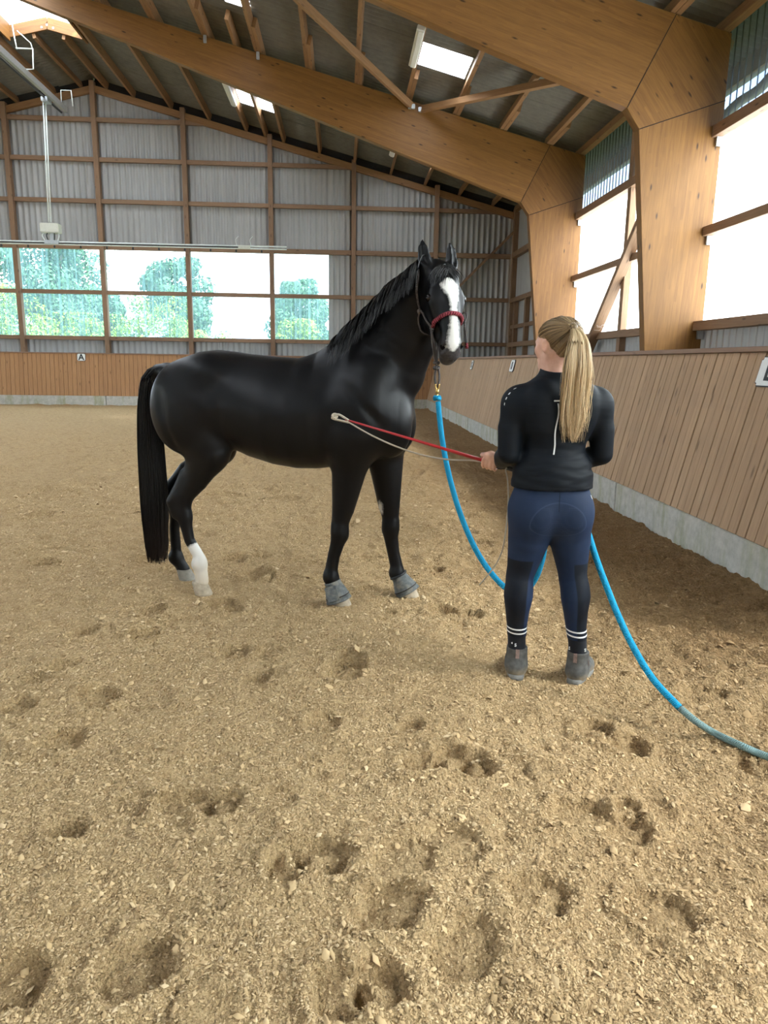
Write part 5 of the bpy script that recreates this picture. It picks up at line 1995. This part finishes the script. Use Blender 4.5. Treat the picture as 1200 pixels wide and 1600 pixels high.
link('hip_print', np_mesh('hip_print', [snap(TB, wpx(916, 782, 3.16) + Vector((dx_, 0, dz_)), .002) for dx_, dz_ in ((0, 0), (.012, 0), (.012, .02), (0, .02))], np.array([[0, 1, 2, 3]])), MAT['reflect'], br)
MAT['white_band'] = mat_plain('white_band', (0.80, 0.82, 0.84), 0.6, 0, 0.03)


def leg_ring(L, z, rr, h):
    p = np.array(L['p'])
    o = np.argsort(p[:, 2])
    cx_, cy_ = np.interp(z, p[o, 2], p[o, 0]), np.interp(z, p[o, 2], p[o, 1])
    V = []
    for k in range(28):
        a = 2 * math.pi * k / 28
        d_ = Vector((math.cos(a), math.sin(a), 0))
        for q in (-.5, .5):
            o_ = Vector((cx_, cy_, z + q * h + .010 * math.sin(a) * .6))
            hit = TB.ray_cast(o_ + d_ * .12, -d_)
            V.append((hit[0] if hit[0] is not None else o_ + d_ * rr) + d_ * .0012)
    F = [(2 * k, 2 * ((k + 1) % 28), 2 * ((k + 1) % 28) + 1, 2 * k + 1) for k in range(28)]
    return np_mesh('white_band', V, np.array(F), None, True)


for L, zz in ((LEGS[0], (.268, .245)), (LEGS[1], (.266, .243))):
    for z in zz:
        link('white_band', leg_ring(L, z, .05, .0078), MAT['white_band'], br)

# ------------------------------------------------------------------ socks and short boots
MAT['sock'] = mat_cloth('black_sock', (0.008, 0.009, 0.014), 0.85, 0.1)


def mat_suede():
    t = NT('grey_boot_leather')
    o = t.tc('Object')
    n = t.noise(o, 35, 4, 0.6)
    n2 = t.noise(o, 12, 3, 0.6)
    c = t.ramp(n, [(0.3, (0.060, 0.058, 0.055)), (0.7, (0.125, 0.122, 0.115))])
    sp = t.n('ShaderNodeSeparateXYZ')
    t.l(o, sp.inputs[0])
    d_ = t.ramp(t.math('ADD', sp.outputs[2], t.math('MULTIPLY', t.math('SUBTRACT', n2, .5), .08)), [(0.01, 0.75), (0.06, 0.0)])
    c = t.mix(d_, c, (0.36, 0.28, 0.18))
    t.bsdf(c, 0.8, 0, t.bump(n, 0.25, 0.003), 0.25)
    return t.m


MAT['suede'] = mat_suede()
MAT['sole'] = mat_plain('grey_sole', (0.17, 0.165, 0.15), 0.85, 0, 0.2, 40, 0.3)
MAT['tab'] = mat_plain('brown_striped_tab', (0.22, 0.15, 0.13), 0.8, 0, 0.35, 160)
MAT['elastic'] = mat_plain('elastic_gusset', (0.06, 0.045, 0.04), 0.85, 0, 0.25, 200)
SK = Field((-.26, -.12, .08), (.26, .17, .26), .0045)
for L in LEGS:
    add_leg(SK, L, .005)
SK.F = np.maximum(SK.F, (SK.ax[2][None, None, :] - .23 + 0 * SK.F).astype(np.float32))
SK.F = np.maximum(SK.F, (.10 - SK.ax[2][None, None, :] + 0 * SK.F).astype(np.float32))
KV, KQ = SK.mesh('socks')
lf = KV[KQ[:, 0], 0] < 0
KB = bvh_of(KV, KQ)
for msk, L in ((lf, LEGS[0]), (~lf, LEGS[1])):
    q = KQ[msk]
    u_, inv = np.unique(q, return_inverse=True)
    so = link('sock', np_mesh('sock', KV[u_], inv.reshape(q.shape), None, True), MAT['sock'], woman)
    first = L is LEGS[0]
    for tx, px, py in ((('S', 804.5, 1006.5), ('*', 800, 1005.5)) if first else (('S', 893.5, 1017), ('C', 889.8, 1016.5), ('S', 915, 1017))):
        w0 = wpx(px, py, 3.24 if first else 3.165)
        hit = KB.ray_cast(w0 + Vector((0, -.3, 0)), Vector((0, 1, 0)))
        if hit[0] is not None:
            Mx = Matrix.Translation(hit[0] + Vector((0, -.002, 0))) @ Matrix.Rotation(math.radians(90), 4, 'X')
            text_mesh('sock_letter', tx, .022, .0004, Mx, MAT['white_band'], so)
for i_, L in enumerate(LEGS):
    f = nrm_((*L['d'], 0))
    sd_ = np.array([f[1], -f[0], 0])
    a = np.array(L['p'][-1]) * [1, 1, 0]
    BF = Field((a[0] - .16, a[1] - .12, -.02), (a[0] + .20, a[1] + .32, .20), .0045)
    ax = [f, sd_, (0, 0, 1)]
    BF.chain([a + [0, 0, .16], a + [0, 0, .085], a + f * -.006 + [0, 0, .055]], [.050, .051, .050], .02, (1, 1, 1))
    BF.blob(a - f * .020 + [0, 0, .045], (.042, .041, .050), .03, ax)
    BF.chain([a + f * .03 + [0, 0, .052], a + f * .10 + [0, 0, .044], a + f * .155 + [0, 0, .034]], [.047, .043, .034], .04)
    BF.blob(a + f * .125 + [0, 0, .03], (.070, .049, .032), .03, ax)
    BF.F = np.maximum(BF.F, (BF.ax[2][None, None, :] - .152 - .10 * ((BF.ax[1][None, :, None] - a[1]) ** 2) * 60 * .05 + 0 * BF.F).astype(np.float32))
    BF.F = np.maximum(BF.F, (.012 - BF.ax[2][None, None, :] + 0 * BF.F).astype(np.float32))
    V_, Q_ = BF.mesh('boot')
    bo = link('boot', np_mesh('boot', V_, Q_, None, True), MAT['suede'], woman)
    bb_ = bvh_of(V_, Q_)
    # sole: an outline a little wider than the upper
    pts = []
    for k in range(30):
        an_ = 2 * math.pi * k / 30
        lx = math.cos(an_)
        cxx = .055 + lx * .126
        wy = .0495 * (1 + .12 * math.tanh(lx * 3)) * math.copysign(abs(math.sin(an_)) ** .42, math.sin(an_))
        pts.append(a + f * cxx + sd_ * wy)
    V = [tuple(p + np.array([0, 0, z])) for z in (-.006, .020, .025) for p in pts]
    for k in range(60, 90):
        V[k] = tuple(np.array(V[k]) * [1, 1, 1] + (np.array([*(a + f * .055)[:2], V[k][2]]) - np.array(V[k])) * .06)
    F = [(r * 30 + k, r * 30 + (k + 1) % 30, (r + 1) * 30 + (k + 1) % 30, (r + 1) * 30 + k) for r in range(2) for k in range(30)]
    V += [tuple(a + f * .055 + np.array([0, 0, -.006])), tuple(a + f * .055 + np.array([0, 0, .025]))]
    T3 = [(90, (k + 1) % 30, k) for k in range(30)] + [(91, 60 + k, 60 + (k + 1) % 30) for k in range(30)]
    link('sole', np_mesh('sole', V, [np.array(F), np.array(T3)], None, True), MAT['sole'], bo)
    bx_ = -f * .056
    V, F = [], []
    for z in np.linspace(.158, .108, 6):
        for s in (-.5, .5):
            V.append(snap(bb_, a + bx_ + sd_ * .019 * s + np.array([0, 0, z]), .003))
    link('pull_tab', np_mesh('pull_tab', V, np.array([(2 * k, 2 * k + 1, 2 * k + 3, 2 * k + 2) for k in range(5)])), MAT['tab'], bo)
    for sg in (-1, 1):
        V = [snap(bb_, a + sd_ * sg * .06 + f * o_ + np.array([0, 0, z]), .0012) for z, o_ in ((.150, -.020), (.150, .022), (.115, -.016), (.115, .018), (.085, -.006), (.085, .010))]
        link('gusset', np_mesh('gusset', V, np.array([(0, 1, 3, 2), (2, 3, 5, 4)])), MAT['elastic'], bo)

# ------------------------------------------------------------------ hair
t = NT('blonde_hair')
tn = t.attr('tone')
t.bsdf(t.ramp(tn, [(0, (0.13, 0.080, 0.042)), (0.45, (0.50, 0.345, 0.18)), (1, (0.90, 0.72, 0.47))]), 0.42, spec=0.45)
MAT['blonde'] = t.m
t = NT('scalp_hair')
o = t.tc('Object')
n = t.noise(t.mapping(o, (60, 60, 14)), 3.0, 4, 0.6)
t.bsdf(t.ramp(n, [(0.3, (0.105, 0.068, 0.035)), (0.7, (0.25, 0.17, 0.09))]), 0.5, 0, t.bump(n, 0.4, 0.004), 0.4)
MAT['scalp'] = t.m
HH = Field((-.20, -.16, 1.44), (.12, .16, 1.74), .0045)
HH.blob(hq(-.016, 0, .032), (.098, .080, .083), .03, [Hf, Hl, Hu])
HH.blob(hq(-.060, 0, -.015), (.050, .058, .062), .04, [Hf, Hl, Hu])
TIE = np.array(at(896, 512, 3.12) - WO)
HH.chain([hq(-.07, -.01, .045), TIE], [.045, .018], .04)
gx_, gy_, gz_ = HH.ax[0][:, None, None] - HC[0], HH.ax[1][None, :, None] - HC[1], HH.ax[2][None, None, :] - HC[2]
ff = Hf[0] * gx_ + Hf[1] * gy_ + Hf[2] * gz_
ll = Hl[0] * gx_ + Hl[1] * gy_ + Hl[2] * gz_
uu = Hu[0] * gx_ + Hu[1] * gy_ + Hu[2] * gz_
# hairline: off the face, behind the ears, above the nape
line_ = np.minimum(.066 - ff + 0.35 * (uu - .06), np.minimum(uu + .062 + .25 * np.clip(ff + .06, 0, 1), np.where(uu < .030, -.018 - ff + .9 * np.clip(uu - .0, 0, 1), .2)))
HH.F = np.maximum(HH.F, (-line_).astype(np.float32))
V_, Q_ = HH.mesh('hair')
hairo = link('hair', np_mesh('hair', V_, Q_, None, True), MAT['scalp'], woman)
hb_ = bvh_of(V_, Q_)
# combed strands from the hairline to the tie
st, tone = [], []
for k in range(420):
    a_ = RNG.uniform(-2.5, 2.5)
    p0 = hq(.062 * math.cos(a_ * .6), math.copysign(.076, a_) * min(1, abs(a_) / 1.2), .055 - .055 * max(0, abs(a_) - .7))
    if RNG.uniform() < .45:
        p0 = hq(-.05 + RNG.normal(0, .02), RNG.uniform(-.06, .06), -.055)
    line = []
    lift = RNG.uniform(.0006, .0035)
    for q in np.linspace(0, 1, 10):
        p = p0 * (1 - q) + TIE * q
        line.append(np.array(snap(hb_, p + (p - HC) * .3 * math.sin(q * 3.14), lift)) if q < .97 else TIE + RNG.normal(0, .008, 3))
    st.append(line)
    tone.append(np.clip(RNG.normal(.22, .14), 0, 1))
st = np.array(st)
me = strands_mesh('strands', st, np.full(st.shape[:2], .0014), 3)
set_attr(me, 'tone', np.repeat(tone, 30))
link('strands', me, MAT['blonde'], hairo)
link('hair_tie', tube_mesh('hair_tie', [TIE + np.array((.016 * math.cos(q), .008 * math.sin(q) * .4, .016 * math.sin(q))) for q in np.linspace(0, 6.283, 15)], .006, 6), mat_plain('pale_hair_tie', (0.42, 0.34, 0.30), 0.7), hairo)
pt, tone = [], []
PCk = [(897, 512), (903, 522), (905, 540), (904, 575), (901, 615), (898, 655), (895, 692)]
PW_ = [5, 11, 17, 21, 20, 16, 5]
PDk = [3.12, 3.08, 3.055, 3.045, 3.06, 3.075, 3.085]
pc = np.array([tuple(at(x, y, d_) - WO) for (x, y), d_ in zip(PCk, PDk)])
pw = np.array(PW_) / FPX * 3.1
_c = catmull([(*p_, ) for p_ in pc], 6)
_w = catmull([(w__, 0, 0) for w__ in pw], 6)
pc, pw = np.array([tuple(v) for v in _c]), np.array([v.x for v in _w])
M_ = 20
ts = np.linspace(0, 1, M_)
kn = np.linspace(0, 1, len(pc))
for k in range(900):
    u_, v_ = RNG.uniform(-1, 1), RNG.uniform(-1, 1)
    if u_ * u_ + v_ * v_ > 1:
        u_, v_ = u_ * .6, v_ * .6
    e = RNG.uniform(.62, 1.0) if RNG.uniform() < .4 else RNG.uniform(.84, 1.0)
    stray = RNG.uniform() < .06
    f_ = np.clip(ts * e, 0, 1)
    c0 = np.stack([np.interp(f_, kn, pc[:, q]) for q in range(3)], 1)
    w_ = np.interp(f_, kn, pw)
    ph, am = RNG.uniform(0, 6.28), RNG.uniform(.003, .008) * (2.0 if stray else 1)
    off = np.c_[u_ * w_ + am * np.sin(ts * RNG.uniform(5, 11) + ph) * ts, v_ * w_ * .62 + am * .5 * np.cos(ts * 8 + ph) * ts, np.zeros(M_)]
    if stray:
        off[:, 0] += np.sign(u_) * ts ** 2 * RNG.uniform(.0, .05)
    if u_ < -.55 and RNG.uniform() < .5:
        off[:, 0] -= ts ** 1.5 * RNG.uniform(0, .035)
    pt.append(c0 + off)
    tone.append(np.clip(RNG.normal(.58 + .10 * u_ - .18 * v_ + .22 * math.sin(u_ * 9), .2), 0.05, 1))
pt = np.array(pt)
me = strands_mesh('ponytail', pt, RNG.uniform(.0009, .0018, (len(pt), 1)) * (1 - .7 * ts ** 3)[None], 4)
set_attr(me, 'tone', np.repeat(tone, M_ * 4))
link('ponytail', me, MAT['blonde'], hairo)

# ================================================================== LEAD ROPE, WHIP
lr = empty('lead_rope', at(683, 625, 4.06), 'thick bright blue lead rope hanging from the halter through the woman\'s hands to the sand', 'rope')
RH = WO + Vector(HANDR)
seq1 = [(684.5, 628, 4.06), (687, 655, 4.03), (693, 700, 3.97), (704, 752, 3.88), (720, 805, 3.78), (743, 858, 3.69), (768, 896, 3.61), (795, 922, 3.55), (818, 925, 3.51), (836, 905, 3.48), (847, 875, 3.46), (852, 845, 3.45), (860, 800, 3.44)]
p1 = [at(*q) for q in seq1] + [RH + Vector((-.01, 0.0, -.09)), RH + Vector((0, 0, -.02)), RH + Vector((.005, -.005, .05))]
child(tube('rope', p1, .0150, MAT['lead'], None, 10, 7), lr)
seq2 = [(905, 800, 3.40), (918, 830, 3.33), (930, 868, 3.25), (946, 912, 3.16), (966, 962, 3.05), (990, 1012, 2.95), (1021, 1062, 2.83), (1062, 1106, 2.71)]
p2 = [RH + Vector((.005, -.005, .05)), RH + Vector((.03, .0, .045)), RH + Vector((.06, .0, -.02))] + [at(*q) for q in seq2]
fl_ = []
for (px, py) in ((1112, 1143), (1136, 1155), (1160, 1166), (1180, 1175), (1200, 1183), (1225, 1195), (1260, 1212), (1300, 1232)):
    d_ = rv * ((px - 600) / FPX) - uv * ((py - 800) / FPX) + fw
    g_ = CAM + d_ * (-CAM.z / d_.z)
    hz = .03
    for _ in range(3):
        g_ = CAM + d_ * ((hz - CAM.z) / d_.z)
        qa = np.linspace(0, 6.28, 9)
        hz = float(np.max(hfloor(g_.x + .03 * np.cos(qa), g_.y + .03 * np.sin(qa)))) + .013
    fl_.append(CAM + d_ * ((hz - CAM.z) / d_.z))
child(tube('rope', p2, .0150, MAT['lead'], None, 10, 7), lr)
MAT['lead_dusty'] = mat_rope('lead_rope_dusty', (0.13, 0.22, 0.22), (0.22, 0.31, 0.30), 900)
end = child(tube('dusty_end', [at(1062, 1106, 2.71), at(1086, 1126, 2.66)] + fl_, .0150, MAT['lead_dusty'], None, 10, 7), lr)
end['label'] = 'dusty grey blue end lying on the sand'
# loop and brass snap at the horse's end
child(tube('loop_knot', [at(683, 622, 4.06) + Vector((.014 * math.cos(q), .014 * math.sin(q), .006 * math.sin(2 * q))) for q in np.linspace(0, 6.28, 13)], .012, MAT['lead'], None, 8), lr)
sn = child(tube('snap_hook', [at(683, 616, 4.07), at(683, 608, 4.07)], [.009, .011], MAT['brass'], None, 10), lr)
s_ = tube('snap_gate', [at(680.5, 600, 4.07), at(681, 606, 4.07), at(683, 609, 4.07), at(685.5, 606, 4.07), at(686.5, 600, 4.07)], .0045, MAT['brass'], None, 8, 5)
child(s_, lr)
child(tube('snap_swivel', [at(683, 621, 4.07), at(683, 615, 4.07)], [.006, .008], MAT['brass'], None, 8), lr)

wp = empty('whip', WO + Vector(HANDL), 'red training whip with a beige cord in the woman\'s left hand, tip before the horse', 'whip')
hand = WO + Vector(HANDL)
tip = at(540, 655.5, 3.84)
d_ = (tip - hand).normalized()
child(tube('shaft', [hand + d_ * .02, hand.lerp(tip, .5), tip], [.0088, .0068, .0048], MAT['red'], None, 10), wp)
child(tube('handle', [hand - d_ * .17, hand - d_ * .165, hand + d_ * .024], [.011, .0125, .0115], MAT['black_plastic'], None, 10), wp)
k0 = at(523, 650, 3.87)
child(tube('tip_loop', [tip - d_ * .02, at(530, 648, 3.86), k0, at(519, 653, 3.87), at(527, 656, 3.86), at(545, 660, 3.83)], .0062, MAT['cord'], None, 8, 6), wp)
child(tube('knot', [k0 + Vector((.012 * math.cos(q), .008 * math.sin(q), .010 * math.sin(q))) for q in np.linspace(0, 6.28, 11)], .007, MAT['cord'], None, 7), wp)
child(tube('cord', [at(545, 660, 3.83), at(580, 680, 3.80), at(620, 698, 3.74), at(660, 711, 3.68), at(700, 718, 3.60), at(738, 719.5, 3.52), hand + Vector((-.005, -.01, .0))], .0042, MAT['cord'], None, 8, 7), wp)
child(tube('cord', [hand - d_ * .10, at(790, 733, 3.40), at(793, 750, 3.40), at(794, 785, 3.41), at(790, 830, 3.43), at(784, 862, 3.46), at(772, 886, 3.50), at(757, 905, 3.52), at(749, 914, 3.53)], .0036, MAT['cord'], None, 7, 7), wp)
